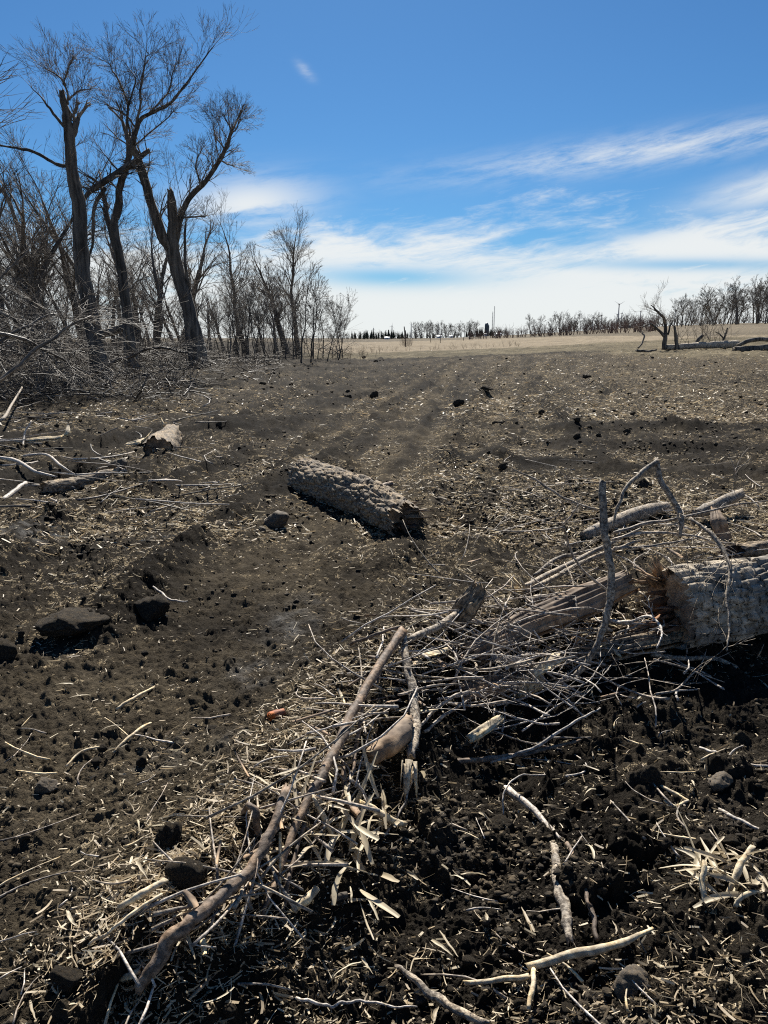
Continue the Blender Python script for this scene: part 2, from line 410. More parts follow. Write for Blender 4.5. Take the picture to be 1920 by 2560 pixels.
M['brush'] = simple('brush_twig', (.05, .04, .031), (.22, .185, .145), 2.2, rough=.55, bs=.1)
M['log_bark'] = simple('log_bark', (.08, .06, .041), (.36, .285, .20), 40, (1, 1, 1), .85, .9, .012)
M['ash_bark'] = simple('ash_bark', (.19, .16, .122), (.52, .45, .355), 16, (1, 1, 1), .85, .9, .012)
M['grey_bark'] = simple('grey_bark', (.13, .105, .08), (.40, .34, .265), 70, (1, 1, 1), .75, .8, .006, spec=.2, lo=.40, hi=.60)
M['silver_bark'] = simple('silver_bark', (.25, .215, .18), (.56, .50, .43), 80, (1, 1, 1), .6, .6, .004, spec=.3, lo=.40, hi=.60)
M['brown_bark'] = simple('brown_bark', (.095, .066, .045), (.24, .175, .125), 62, (1, 1, 1), .7, .5, .005, lo=.40, hi=.60)
M['twig_near'] = simple('twig_near', (.13, .105, .083), (.43, .36, .285), 60, rough=.6, bs=.4, bd=.003, spec=.3, vary=.5, lo=.40, hi=.60)
M['pale_wood'] = simple('pale_wood', (.42, .32, .19), (.66, .55, .37), 55, (1, 1, 1), .7, .5, .006, spec=.2, lo=.40, hi=.60)
M['old_wood'] = simple('weathered_wood', (.15, .10, .065), (.36, .265, .18), 16, (1, 1, 1), .8, .6, .006)
M['rot_wood'] = simple('rotten_heartwood', (.055, .032, .02), (.20, .115, .07), 14, rough=.9)
M['cob'] = simple('corn_cob', (.24, .07, .03), (.48, .20, .10), 60, rough=.7, bs=.9, bd=.004)
M['clod'] = simple('clod_earth', (.017, .0136, .0102), (.075, .060, .042), 30, rough=.95, bs=1, bd=.012, spec=.15)
M['stone'] = simple('field_stone', (.055, .044, .032), (.125, .10, .072), 24, rough=.8, bs=.5, bd=.005)
def straw_mat(name, c1, c2, c3):
    m, g, b = new_mat(name)
    at = g.n('ShaderNodeAttribute'); at.attribute_name = 'tone'
    n = g.noise(pos(g), 55, 4, .6)
    f = g.m('ADD', g.m('MULTIPLY', at.outputs['Fac'], .8), g.m('MULTIPLY', n, .3))
    col = g.ramp(f, [(0.0, c1), (.45, c2), (1.0, c3)])
    g.t.links.new(col, b.inputs['Base Color']); b.inputs['Roughness'].default_value = .55; b.inputs['Specular IOR Level'].default_value = .4
    tr = g.n('ShaderNodeBsdfTranslucent'); g.t.links.new(col, tr.inputs[0])
    mx = g.n('ShaderNodeMixShader'); mx.inputs[0].default_value = .3
    g.t.links.new(b.outputs[0], mx.inputs[1]); g.t.links.new(tr.outputs[0], mx.inputs[2])
    out = [x for x in g.t.nodes if x.type == 'OUTPUT_MATERIAL'][0]; g.t.links.new(mx.outputs[0], out.inputs[0])
    return m
M['straw'] = straw_mat('straw', (.10, .07, .045), (.44, .34, .21), (.74, .65, .47))
M['husk'] = straw_mat('corn_husk', (.22, .17, .11), (.45, .37, .25), (.68, .60, .43))
def flatmat(name, c, rough=.6):
    m, g, b = new_mat(name); b.inputs['Base Color'].default_value = c+(1,); b.inputs['Roughness'].default_value = rough; return m
M['white'] = flatmat('white_paint', (.75, .76, .76)); M['shed_roof'] = flatmat('shed_roof', (.55, .56, .58), .4)
M['silo'] = flatmat('silo_blue', (.035, .06, .075), .35); M['silo_cap'] = flatmat('silo_cap', (.10, .13, .14), .35)
M['metal'] = flatmat('grey_metal', (.25, .26, .27)); M['pole'] = flatmat('weathered_pole', (.12, .10, .085), .9)
M['turbine'] = flatmat('turbine_white', (.45, .46, .47), .4)
M['needle'] = simple('needle_crown', (.022, .032, .022), (.05, .065, .045), .8, rough=.9, bs=0)

def ground_mat():
    m, g, b = new_mat('soil')
    def A(n):
        a = g.n('ShaderNodeAttribute'); a.attribute_name = n; return a.outputs['Fac']
    P = pos(g)
    n1 = g.noise(P, 1.1, 4, .55); n2 = g.noise(P, 9, 6, .65); n3 = g.noise(P, 60, 4, .7)
    mixn = g.m('ADD', g.m('MULTIPLY', n1, .35), g.m('ADD', g.m('MULTIPLY', n2, .4), g.m('MULTIPLY', n3, .25)))
    soil = g.ramp(mixn, [(.36, (.0112, .0094, .0076)), (.50, (.025, .021, .0164)), (.64, (.052, .0435, .033))])
    dry = g.ramp(mixn, [(.36, (.027, .0216, .0148)), (.50, (.067, .0537, .036)), (.64, (.126, .102, .068))])
    col = g.mix(A('dry'), soil, dry)
    stub = g.ramp(g.noise(P, .45, 9, .8), [(.36, (.035, .029, .019)), (.5, (.085, .072, .046)), (.64, (.19, .16, .105))])
    dk = g.n('ShaderNodeMix', data_type='RGBA', blend_type='MULTIPLY'); g.put(dk.inputs[0], g.m('MULTIPLY', A('moist_shade'), .85)); g.t.links.new(col, dk.inputs[6]); dk.inputs[7].default_value = (.40, .40, .42, 1); col = dk.outputs[2]
    col = g.mix(A('field'), col, stub)
    tanc = g.ramp(g.noise(P, .35, 8, .7), [(.35, (.125, .10, .07)), (.65, (.26, .215, .152))])
    col = g.mix(A('tan'), col, tanc)
    farc = g.ramp(g.noise(P, .02, 6, .6), [(.3, (.07, .06, .045)), (.7, (.15, .125, .09))])
    col = g.mix(A('farfield'), col, farc)
    # chaff trodden into the surface
    vo = g.n('ShaderNodeTexVoronoi'); vo.inputs['Scale'].default_value = 26; g.put(vo.inputs['Vector'], P)
    vo.inputs['Randomness'].default_value = 1
    sepc = g.n('ShaderNodeSeparateColor'); g.t.links.new(vo.outputs['Color'], sepc.inputs[0])
    nn = g.noise(P, 70, 3, .6, 1.0)
    chip = g.m('MULTIPLY', g.m('LESS_THAN', sepc.outputs[0], g.m('MULTIPLY', A('straw'), .5)), g.ss(nn, .50, .60))
    col = g.mix(g.m('MULTIPLY', chip, .8), col, (.40, .32, .205))
    g.t.links.new(col, b.inputs['Base Color'])
    wet = A('wet')
    g.put(b.inputs['Roughness'], g.m('SUBTRACT', .92, g.m('MULTIPLY', wet, .30)))
    g.put(b.inputs['Specular IOR Level'], g.m('ADD', .035, g.m('MULTIPLY', wet, .24)))
    bh = g.m('ADD', g.m('MULTIPLY', n2, .5), g.m('ADD', g.m('MULTIPLY', n3, .35), g.m('MULTIPLY', g.noise(P, 220, 2, .6), .15)))
    bump(g, b, bh, 1.0, .05)
    return m
M['soil'] = ground_mat()

# ------------------------------------------------------------------ the ground sheet
def zones(x, y):
    r = np.hypot(x, y); a = x/np.maximum(y, 1.0); yy = np.where(y > 0, y, r)
    w = perlin(x*.12, y*.12, 201)*4+perlin(x*.5, y*.5, 202)*1.2
    f0 = 45-16*sstep(a, .2, .4)
    field = sstep(yy+w*.7, f0, f0+6)
    t0 = 66; t1 = 250-172*sstep(a, 0, .42)
    tan = sstep(yy+w*.6, t0, t0+3)*(1-sstep(yy+w, t1, t1*1.06))
    farf = sstep(yy, t1, t1*1.06)
    wood = sstep(-a, .085, .12)*sstep(r, 22, 30); field = field*(1-wood); tan = tan*(1-wood)
    ro = rough_mask(x, y)
    track = np.clip((1-ro)*1.25, 0, 1)
    td, q = pl_dist(x, y, TRACK); al = r
    dry = np.clip(track*.6+sstep(r, 6, 12)*.08-sstep(r, 14, 24)*.14+.40*perlin(x*.8, y*.8, 211)+.30*perlin(x*2.6, y*2.6, 212)+.85*perlin(q*1.9, al*.08, 213)*sstep(r, 4, 8)*np.exp(-(td/(3+.08*r))**2)+.2*perlin(x*8, y*8, 214)+sstep(r, 8, 15)*(.5*perlin(x*5.5, y*1.3, 216)+.45*perlin(x*2, y*.6, 217)), 0, 1)*(1-.5*wood)
    rd = np.zeros_like(x)
    for pl, am, ww in RIDGES: rd = np.maximum(rd, np.exp(-(pl_dist(x, y, pl)[0]/(ww*1.1))**2))
    dry = dry*(1-.85*rd)
    d, s_ = pl_dist(x, y, PILE)
    straw = .02+.26*np.exp(-(d/(.09*r+.08))**2)+.28*perlin(x*1.3, y*1.3, 221)+.30*perlin(x*4, y*4, 222)+.20*sstep(r, 3, 7)+.12*sstep(a, -.05, .1)
    straw = straw+.22*sstep(-a, .1, .3)*sstep(r, 5.5, 7)+.5*np.exp(-((q+1.2)/.35)**2)*sstep(r, 4, 7)*.5+.3*perlin(q*2.4, al*.15, 215)*sstep(r, 5, 9)
    right = sstep(a, .06, .26)*sstep(r, 4.2, 6)
    straw = straw+right*.5*(1-.7*sstep(r, 8.5, 9.5)*(1-sstep(r, 13.2, 14.5)))+.30*sstep(a, .24, .34)*sstep(r, 14, 19)-.10*sstep(r, 9, 20)*(1-sstep(a, .2, .3))
    straw = straw*(.55+.45*sstep(r, 2.8, 5))
    straw = np.clip(straw-.5*rd, 0, 1)*(1-field*.3)
    wet = np.zeros_like(x)
    for (u, v), sx_, sy_ in (((735, 1560), .16, .42), ((640, 1700), .16, .2), ((470, 1900), .22, .12), ((60, 1370), .3, .3)):
        cx, cy = flat(u, v); wet = np.maximum(wet, .75*np.exp(-(((x-cx)/sx_)**2+((y-cy)/sy_)**2)))
    wet = np.clip(wet*(.55+1.3*perlin(x*9, y*9, 231)), 0, 1)
    mo_sh = np.zeros_like(x)
    for pl, am, ww in RIDGES: mo_sh = np.maximum(mo_sh, np.exp(-(pl_dist(x, y, pl)[0]/(ww*1.7))**2)*np.clip(.7+1.1*perlin(x*1.2, y*1.6, 241), 0, 1))
    for off, wd in ((-1.15, .22), (.95, .2), (2.3, .26), (-2.6, .26), (-.1, .1)):
        mo_sh = np.maximum(mo_sh, np.exp(-((q-off-.25*perlin(r*.35, q*0, 79))/wd)**2)*sstep(r, 4.5, 8)*(1-sstep(r, 40, 46))*np.clip(.75+1.3*perlin(x*1.1, y*.9, 242), 0, 1))
    rf = (s_ < 0)*sstep(d, .05, .25)*(1-sstep(r, 3.6, 4.6)); mo_sh = np.maximum(mo_sh, rf*np.clip(.45+.8*perlin(x*2.1, y*2.1, 243), 0, .85))  # right front of the heap: its shade painted into the soil, plus damp
    mo_sh = np.maximum(mo_sh, sstep(r, 9, 14)*(1-sstep(yy, f0-4, f0+3))*np.clip(-.1+1.4*perlin(x*.42, y*.25, 244)+1.0*perlin(x*1.8, y*.8, 245)+.9*perlin(x*5, y*1.2, 248), 0, 1)*.9)
    straw = straw-.45*mo_sh*(r > 4.5)
    for pl, ww, am in ROWS:
        rd, _s = pl_dist(x, y, pl)
        mo_sh = np.maximum(mo_sh, np.exp(-(rd/(ww*1.0))**2)*np.clip(.8+1.3*perlin(x*1.5, y*1.1, 246), 0, 1)); straw = straw+.6*np.exp(-((rd-ww*1.1)/(ww*.8))**2)*np.clip(.5+1.2*perlin(x*1.3, y*1.0, 247), 0, 1)
    straw = np.clip(straw, 0, 1)
    return dict(field=field, tan=tan, farfield=farf, dry=dry, straw=straw, wet=wet, moist_shade=mo_sh)
def build_ground():
    th_in = np.linspace(-rad(30), rad(30), 570)
    th_out = np.linspace(rad(30), rad(330), 102)[1:-1]
    th = np.concatenate([th_in, th_out]); nt = len(th)
    v = np.arange(2800, 905, -2.3)
    el = np.arctan((v-CY)/F)+PITCH; r = CAMZ/np.tan(el)
    r_near = np.array([.15, .4, .7, .95, 1.1]); r_near = r_near[r_near < r[0]*.97]
    rf = [r[-1]]
    while rf[-1] < 5000: rf.append(rf[-1]*1.045)
    r = np.concatenate([r_near, r, rf[1:]]); nr = len(r)
    X = r[:, None]*np.sin(th)[None]; Y = r[:, None]*np.cos(th)[None]
    X = X.ravel(); Y = Y.ravel()
    H = hz(X, Y)+disp(X, Y)
    V = np.stack([X, Y, H], 1)
    idx = np.arange(nr*nt).reshape(nr, nt); nx = np.roll(idx, -1, axis=1)
    q = np.stack([idx[:-1], idx[1:], nx[1:], nx[:-1]], -1).reshape(-1, 4)
    c = len(V); V = np.vstack([V, (0, 0, float(hz(0., 0.)))])
    tr = np.stack([idx[0], nx[0], np.full(nt, c)], -1)
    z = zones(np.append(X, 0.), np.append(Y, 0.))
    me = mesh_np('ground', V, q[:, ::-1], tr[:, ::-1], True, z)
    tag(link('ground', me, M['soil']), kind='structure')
build_ground()

# ------------------------------------------------------------------ bare trees
def nrm(v):
    l = math.sqrt(v[0]*v[0]+v[1]*v[1]+v[2]*v[2])+1e-9; return (v[0]/l, v[1]/l, v[2]/l)
def grow(out, p, d, L, r, lvl, up=.12, wig=.22, kids=(4, 6), rmin=.004, spread=.75):
    """a wandering twig with side twigs; out collects (points, radii, level)"""
    n = 4 if lvl > 0 else 3; st = L/n; pts = [p]; rs = [r]; d = nrm(d); nodes = []
    for i in range(n):
        d = nrm((d[0]+random.gauss(0, wig), d[1]+random.gauss(0, wig), d[2]+random.gauss(0, wig*.8)+up))
        p = (p[0]+d[0]*st, p[1]+d[1]*st, p[2]+d[2]*st); pts.append(p); rs.append(max(rmin*.6, r*(1-.82*(i+1)/n))); nodes.append((p, d, rs[-1]))
    out.append((pts, rs, lvl))
    if lvl > 0:
        for _ in range(random.randint(*kids)):
            t = random.uniform(.25, 1.0)*n; i = min(int(t), n-1); f = t-i
            q = tuple(pts[i][k]*(1-f)+pts[i+1][k]*f for k in range(3)); rr = rs[i]*(1-f)+rs[i+1]*f
            dd = nodes[i][1]; rv = nrm((random.gauss(0, 1), random.gauss(0, 1), random.gauss(0, 1)))
            cd_ = nrm(tuple(dd[k]+rv[k]*spread for k in range(3)))
            grow(out, q, cd_, L*random.uniform(.42, .68), max(rmin, min(rr*.75, r*.6)), lvl-1, up, wig, kids, rmin, spread)
def fork(out, p, d, L, r, depth, rmin=.004, ang=.55, up=.04):
    """a nearly straight shoot that splits again and again"""
    d = nrm(d); d2 = nrm((d[0]+random.gauss(0, .12), d[1]+random.gauss(0, .12), d[2]+random.gauss(0, .10)+up))
    m = tuple(p[k]+d[k]*L*.5 for k in range(3)); e = tuple(m[k]+d2[k]*L*.5 for k in range(3)); r1 = max(rmin*.7, r*.72)
    out.append(([p, m, e], [r, (r+r1)/2, r1 if depth else rmin*.5], depth))
    if depth > 0:
        for k in range(random.choice((2, 2, 3))):
            rv = nrm((random.gauss(0, 1), random.gauss(0, 1), random.gauss(0, 1))); a = ang*random.uniform(.5, 1.25)*(.55 if k == 0 else 1)
            fork(out, e, tuple(d2[i]+rv[i]*a for i in range(3)), L*random.uniform(.62, .9), max(rmin, r1*random.uniform(.7, .95)), depth-1, rmin, ang, up)
        if random.random() < .8:
            rv = nrm((random.gauss(0, 1), random.gauss(0, 1), random.gauss(0, 1)))
            fork(out, m, tuple(d[i]*.8+rv[i]*.8 for i in range(3)), L*random.uniform(.4, .7), rmin, max(0, depth-2), rmin, ang, up)
def spray(P, R, out, n, L, depth, t0=.3, spread=.8, lift=.5, rk=.4, rmin=.004, ang=.55):
    P = np.asarray(P)
    for _ in range(n):
        t = random.uniform(t0, 1)**.8*(len(P)-1.001); i = int(t); f = t-i
        q = P[i]*(1-f)+P[i+1]*f; d = P[i+1]-P[i]; d = d/(np.linalg.norm(d)+1e-9); rv = nrm((random.gauss(0, 1), random.gauss(0, 1), random.gauss(0, .7)))
        fork(out, tuple(q), tuple(d[k]*.6+rv[k]*spread+(lift if k == 2 else 0) for k in range(3)), random.uniform(*L), max(rmin, R[i]*rk*random.uniform(.5, 1)), depth, rmin, ang)
    d = P[-1]-P[-2]; fork(out, tuple(P[-1]), tuple(d/np.linalg.norm(d)), L[1]*.8, max(rmin, R[-1]*.8), depth, rmin, ang)
def along(P, R, out, n, L, lvl, t0=.3, up=.12, spread=1.0, lift=.5, rk=.5, rmin=.004, kids=(4, 6), wig=.16, ks=.55):
    P = np.asarray(P)
    for _ in range(n):
        t = random.uniform(t0, 1)*(len(P)-1.001); i = int(t); f = t-i
        q = P[i]*(1-f)+P[i+1]*f; d = P[i+1]-P[i]; d = d/(np.linalg.norm(d)+1e-9)
        rv = nrm((random.gauss(0, 1), random.gauss(0, 1), random.gauss(0, .6)))
        dd = (d[0]*.5+rv[0]*spread, d[1]*.5+rv[1]*spread, d[2]*.5+rv[2]*spread*.6+lift)
        grow(out, tuple(q), dd, random.uniform(*L), max(rmin, R[i]*rk*random.uniform(.5, 1)), lvl, up, wig, rmin=rmin, kids=kids, spread=ks)
def twigs_mesh(name, out, org=(0, 0, 0)):
    mb = MB()
    by = {}
    for p, r, l in out: by.setdefault(len(p), []).append((p, r))
    for k, lst in by.items():
        P = np.array([a for a, _ in lst]); R = np.array([b for _, b in lst])
        big = R[:, 0] > .02
        if big.any(): mb.tubes(P[big], R[big], 5)
        if (~big).any(): mb.tubes(P[~big], R[~big], 3)
    return mb.mesh(name, org)
def px_limb(pts, w, y0, y1=None):
    """photograph pixels standing in a plane y0..y1 deep -> points, radii"""
    n = len(pts); ys = np.linspace(y0, y0 if y1 is None else y1, n)
    P = [at_depth(u, v, y) for (u, v), y in zip(pts, ys)]
    R = [ww*.5/F*dist_of(p) for ww, p in zip(np.interp(np.linspace(0, 1, n), np.linspace(0, 1, len(w)), w), P)]
    return np.array(P), np.array(R)
def hero_tree(name, label, base_px, trunk, limbs, leads, cat='tree', sprouts=None):
    """trunk/limbs/leads traced as (pixel list, widths, depth offset at the far end)"""
    b = Q(*base_px); y = b[1]
    root = empty(name, b, label, cat)
    P, R = px_limb(trunk[0], trunk[1], y); P[0][2] = float(hz(P[0][0], P[0][1]))-.15
    R[0] *= 1.25
    P, R = smooth_pl(P, R, 7, .015)
    mb = MB(); mb.tube(P, R, 16, jag=R[-1]*1.8, bark=(.10, .022)); link('trunk', mb.mesh('trunk', b), M['tree_bark'], root)
    out = []
    along(P, R, out, 16, (.5, 1.6), 2, .35, rk=.12, lift=.6)
    for pts, w, dy, n, L, lv in limbs:
        lp, lr = px_limb(pts, w, y, y+dy); lp, lr = smooth_pl(lp, lr, 5, .02)
        mb = MB(); mb.tube(lp, lr, 9, jag=lr[-1]*1.2, bark=(.09, .012)); link('limb', mb.mesh('limb', b), M['tree_bark'], root)
        spray(lp, lr, out, int(n*1.4), (L[0]*.4, L[1]*.38), 3 if lv > 2 else 2, .2, rk=.3)
    for pts, w, dy, n, L, lv in leads:
        lp, lr = px_limb(pts, w, y, y+dy); lp[-1] = lp[-2]*.6+lp[-1]*.4; lp = lp[0]+(lp-lp[0])*.82; lp, lr = smooth_pl(lp, lr, 4, .05)
        mb = MB(); mb.tube(lp, lr, 6); link('branch', mb.mesh('branch', b), M['tree_twig'], root)
        spray(lp, lr, out, int(n*1.9), (L[0]*.38, L[1]*.36), 3, .05, spread=.75, lift=.35, rk=.4)
    link('crown', twigs_mesh('crown', out, b), M['tree_twig'], root)
    return root
hero_tree('broken_tree', 'tall dead trunk snapped off at two jagged tops, long limb reaching left', (257, 940),
    ([(257, 940), (240, 872), (228, 794), (206, 670), (202, 601), (197, 515), (180, 429), (174, 343), (163, 275), (155, 230)], [43, 38, 36, 35, 36, 33, 28, 26, 18, 13]),
    [([(178, 345), (189, 312), (193, 298)], [18, 15, 13], .2, 5, (.6, 1.4), 2),
     ([(170, 418), (129, 404), (77, 378), (30, 368), (-60, 350)], [9, 8, 7, 5, 3], -1.0, 12, (.8, 1.8), 2),
     ([(165, 320), (133, 283), (114, 258), (77, 217)], [8, 7, 5, 2], -.4, 9, (.4, 1.0), 2)],
    [([(174, 300), (189, 275), (206, 249), (213, 246)], [6, 5, 4, 2], .3, 5, (.3, .7), 2),
     ([(170, 262), (163, 211), (150, 180), (110, 155), (88, 140)], [6, 5, 4, 3, 2], -.6, 14, (.5, 1.5), 3),
     ([(171, 250), (189, 232), (232, 219), (262, 205)], [6, 5, 3, 2], .6, 12, (.5, 1.4), 3),
     ([(165, 215), (160, 180), (185, 140), (215, 120)], [5, 4, 3, 2], .3, 12, (.4, 1.2), 3)])
hero_tree('leaning_tree', 'slender living tree between the two thick trunks, broad fan of bare branches', (331, 922),
    ([(331, 922), (320, 816), (309, 713), (296, 635), (285, 571), (296, 515), (300, 464), (318, 408), (335, 343)], [30, 26, 25, 23, 20, 19, 17, 15, 13]),
    [([(296, 635), (272, 560), (262, 510), (255, 470)], [16, 14, 12, 9], .8, 14, (.5, 1.3), 2),
     ([(335, 343), (352, 300), (386, 279), (429, 253), (472, 202), (537, 112)], [12, 10, 8, 7, 5, 2], .3, 26, (.8, 1.9), 3)],
    [([(318, 400), (318, 258), (300, 172), (268, 120), (245, 80)], [7, 6, 5, 3, 2], .9, 18, (.7, 1.7), 3),
     ([(340, 330), (352, 245), (360, 160), (370, 95), (374, 60)], [7, 6, 5, 3, 2], -.6, 20, (.7, 1.7), 3),
     ([(325, 340), (318, 260), (343, 180), (300, 75)], [6, 5, 4, 2], -.3, 16, (.6, 1.5), 3),
     ([(340, 320), (300, 275), (262, 255), (215, 235)], [5, 4, 3, 2], -.9, 14, (.6, 1.4), 3),
     ([(352, 300), (420, 240), (450, 160), (462, 95)], [5, 4, 3, 2], .9, 18, (.6, 1.6), 3),
     ([(335, 365), (380, 330), (440, 270), (505, 250)], [5, 4, 3, 2], -.8, 16, (.6, 1.5), 3)])
hero_tree('forked_tree', 'thick leaning tree forked into a broken left limb and a curved sprouting right limb', (500, 912),
    ([(500, 914), (477, 794), (451, 704), (434, 636), (432, 590), (434, 558), (429, 507), (425, 477)], [40, 36, 33, 34, 28, 25, 22, 13]),
    [([(430, 628), (412, 601), (386, 537), (365, 464), (344, 395), (318, 339)], [27, 26, 24, 22, 19, 14], -.6, 16, (.6, 1.8), 2),
     ([(440, 600), (451, 545), (472, 498), (515, 451), (550, 399), (567, 361), (580, 328)], [16, 15, 14, 12, 11, 10, 8], .6, 26, (.7, 1.8), 3),
     ([(472, 726), (462, 640), (464, 560)], [8, 7, 5], -.5, 8, (.5, 1.2), 2)],
    [([(580, 330), (560, 290), (550, 265)], [4, 3, 2], 0, 12, (.5, 1.4), 3), ([(575, 335), (600, 300), (625, 275)], [4, 3, 2], .4, 14, (.5, 1.4), 3),
     ([(560, 370), (530, 330), (520, 250)], [4, 3, 2], -.4, 14, (.6, 1.5), 3), ([(550, 400), (590, 420), (615, 425)], [4, 3, 2], .5, 10, (.4, 1.1), 3),
     ([(500, 470), (490, 400), (505, 320)], [5, 4, 2], -.6, 14, (.6, 1.5), 3), ([(455, 545), (520, 540), (545, 535)], [5, 4, 2], .6, 10, (.4, 1.1), 2)])
# broken limb hung up between the trunks
def lying(name, label, cat, pts, w, mat, per=6, sides=9, jag=1.2, bark=None, wob=.004, group=None, twigs=None, depth=None):
    """a branch: (u, v, height above the ground) per point, widths in photograph pixels"""
    if depth is None: P = np.array([Q(u, v, h) for u, v, h in pts])
    else: P = np.array([at_depth(u, v, y) for (u, v), y in zip(pts, np.linspace(depth[0], depth[1], len(pts)))])
    for p in P: p[2] = max(p[2], float(hz(p[0], p[1]))+.01)
    if dist_of(P[0]) < 12:
        P[:, 2] += max(0, float(np.quantile(hz(P[:, 0], P[:, 1])+disp(P[:, 0], P[:, 1])+.006-P[:, 2], .75)))
    R = np.array([ww*.5/F*dist_of(p) for ww, p in zip(np.interp(np.linspace(0, 1, len(P)), np.linspace(0, 1, len(w)), w), P)])
    p2, r2 = smooth_pl(P, R, per, wob)
    if r2.mean() < .05 and len(p2) > 8:
        t_ = np.arange(len(p2))
        for _ in range(max(1, len(p2)//9)): r2 = r2*(1+random.uniform(.06, .24)*np.exp(-((t_-random.uniform(0, len(p2)))/.8)**2))
    org = P.mean(0).copy(); org[2] = p2[:, 2].min()
    mb = MB(); mb.tube(p2, r2, sides, jag=jag*r2.mean(), bark=bark)
    if twigs:
        root = empty(name, org, label, cat, group)
        link('stem', mb.mesh('stem', org), mat, root)
        out = []; n, L, lv, rm = twigs
        along(p2, r2, out, n, L, lv, .15, up=.0, spread=1, lift=.1, rk=.45, rmin=rm, kids=(2, 4))
        tag(link('twigs', twigs_mesh('twigs', out, org), mat, root), kind='stuff')
        return root
    return tag(link(name, mb.mesh(name, org), mat, None, org), label, cat, group)
yT = Q(290, 925)[1]
lying('hanging_limb', 'snapped grey limb hung between the trunks with a tangle of dead twigs', 'branch', [(206, 498), (240, 468), (309, 423), (369, 378)], [10, 15, 16, 11], M['tree_bark'], wob=.02, depth=(yT, yT+.6), twigs=(40, (.5, 1.5), 2, .006))
lying('hanging_branch', 'dark drooping dead branches hanging beside the slender leaning tree', 'branch', [(262, 470), (235, 520), (232, 590), (222, 660), (214, 720)], [10, 9, 7, 5, 3], M['tree_bark'], wob=.03, depth=(yT+.5, yT+.2), twigs=(34, (.4, 1.2), 2, .006))
lying('fallen_log', 'dark log lying across between the leaning trunks behind the brush', 'log', [(238, 840), (275, 830), (320, 816)], [20, 21, 19], M['tree_bark'], depth=(yT+1.8, yT+1.2), bark=(.1, .02))

def tree_source(name, label, cat, H, spread, lean, nl, lvl, r0, group, mat='tree_twig', broken=False, kids=(3, 5), rmin=.006):
    """a free-growing bare tree at the origin"""
    root = empty(name, (0, 0, 0), label, cat, group)
    n = 7; P = [(0, 0, -.2)]; d = (lean, random.uniform(-.05, .05), 1)
    top = H*(.55 if broken else .8)
    for i in range(n):
        d = nrm((d[0]+random.gauss(0, .1), d[1]+random.gauss(0, .1), d[2])); s_ = (top+.2)/n
        P.append((P[-1][0]+d[0]*s_, P[-1][1]+d[1]*s_, P[-1][2]+d[2]*s_))
    R = [r0*(1-(.35 if broken else .8)*i/n) for i in range(n+1)]; R[0] *= 1.2
    P, R = smooth_pl(P, R, 3, .02)
    mb = MB(); mb.tube(P, R, 8); link('trunk', mb.mesh('trunk'), M['tree_bark'], root)
    out = []
    spray(P, R, out, int(nl*1.25), (H*.075*spread, H*.135*spread), lvl+1 if H > 6 else lvl+1, .28, spread=.8, lift=.4, rk=.42, rmin=rmin)
    link('crown', twigs_mesh('crown', out), M[mat], root)
    return root
def place_first(src, used, loc, rz, sc, label):
    if src.name not in used:
        used.add(src.name); src.location = loc; src.rotation_euler = (0, 0, rz); src.scale = (sc,)*3
        if label: src['label'] = label
        return src
    return copy_tree(src, loc, rz, sc, label)
GB = 'bare trees of the woodlot behind the three big trunks'
LB = 'bare dark tree in the dense woodlot at the left edge'
wood_src = [tree_source('woodlot_tree', LB, 'tree', 9.5, 1.0, .1*(i-2), 11, 3, .17+.02*i, GB, broken=(i % 2 == 1)) for i in range(5)]
used = set()
random.seed(21)
wood = [(25, 890, 35, 1.15), (-40, 900, 30, 1.1), (95, 880, 36, .95), (60, 876, 42, 1.0), (140, 880, 45, 1.0), (190, 885, 40, .95), (215, 878, 52, 1.0), (285, 872, 48, .9), (355, 880, 44, .85), (385, 876, 38, .85),
        (405, 872, 55, .85), (460, 868, 60, .8), (-110, 890, 38, 1.2), (-180, 890, 34, 1.1), (330, 870, 62, 1.0), (120, 872, 60, 1.1), (20, 872, 58, 1.1), (250, 870, 66, 1.0), (525, 866, 68, .75), (-250, 880, 45, 1.2), (5, 868, 70, 1.2), (75, 868, 66, 1.1), (165, 866, 72, 1.1), (230, 866, 60, 1.0), (300, 866, 74, 1.1), (375, 866, 64, 1.0), (440, 866, 72, .9), (495, 866, 64, .8), (560, 864, 72, .75), (585, 864, 66, .7), (660, 864, 70, .75), (690, 864, 74, .7), (-80, 880, 56, 1.1), (45, 880, 48, 1.0), (10, 890, 32, 1.35), (62, 890, 34, 1.3), (112, 890, 36, 1.3), (-45, 890, 33, 1.4), (150, 885, 38, 1.3), (215, 880, 40, 1.3), (270, 880, 44, 1.3), (350, 880, 42, 1.2), (395, 880, 46, 1.15), (450, 876, 48, 1.05)]
for k, (u, v, y, sc) in enumerate(wood):
    y += 8; p = at_depth(u, v, y); z = float(hz(p[0], p[1]))
    place_first(wood_src[k % 5], used, (p[0], p[1], z), random.uniform(0, 6.28), sc*random.uniform(.9, 1.1), ('snapped' if k % 2 else 'bare')+' woodlot tree '+('left of the tall dead trunk' if u < 190 else 'between the tall dead trunk and the slender tree' if u < 300 else 'between the slender tree and the forked tree' if u < 440 else 'right of the forked tree')+(', farther back' if y > 48 else ', nearer the brush'))
# tree whose boughs reach in at the upper left
random.seed(5)
big = tree_source('overhanging_tree', 'tall bare tree at the left margin whose outer boughs reach into the blue sky', 'tree', 17, .9, .02, 26, 3, .3, None)
p = at_depth(-190, 900, 27); big.location = (p[0], p[1], float(hz(p[0], p[1])))
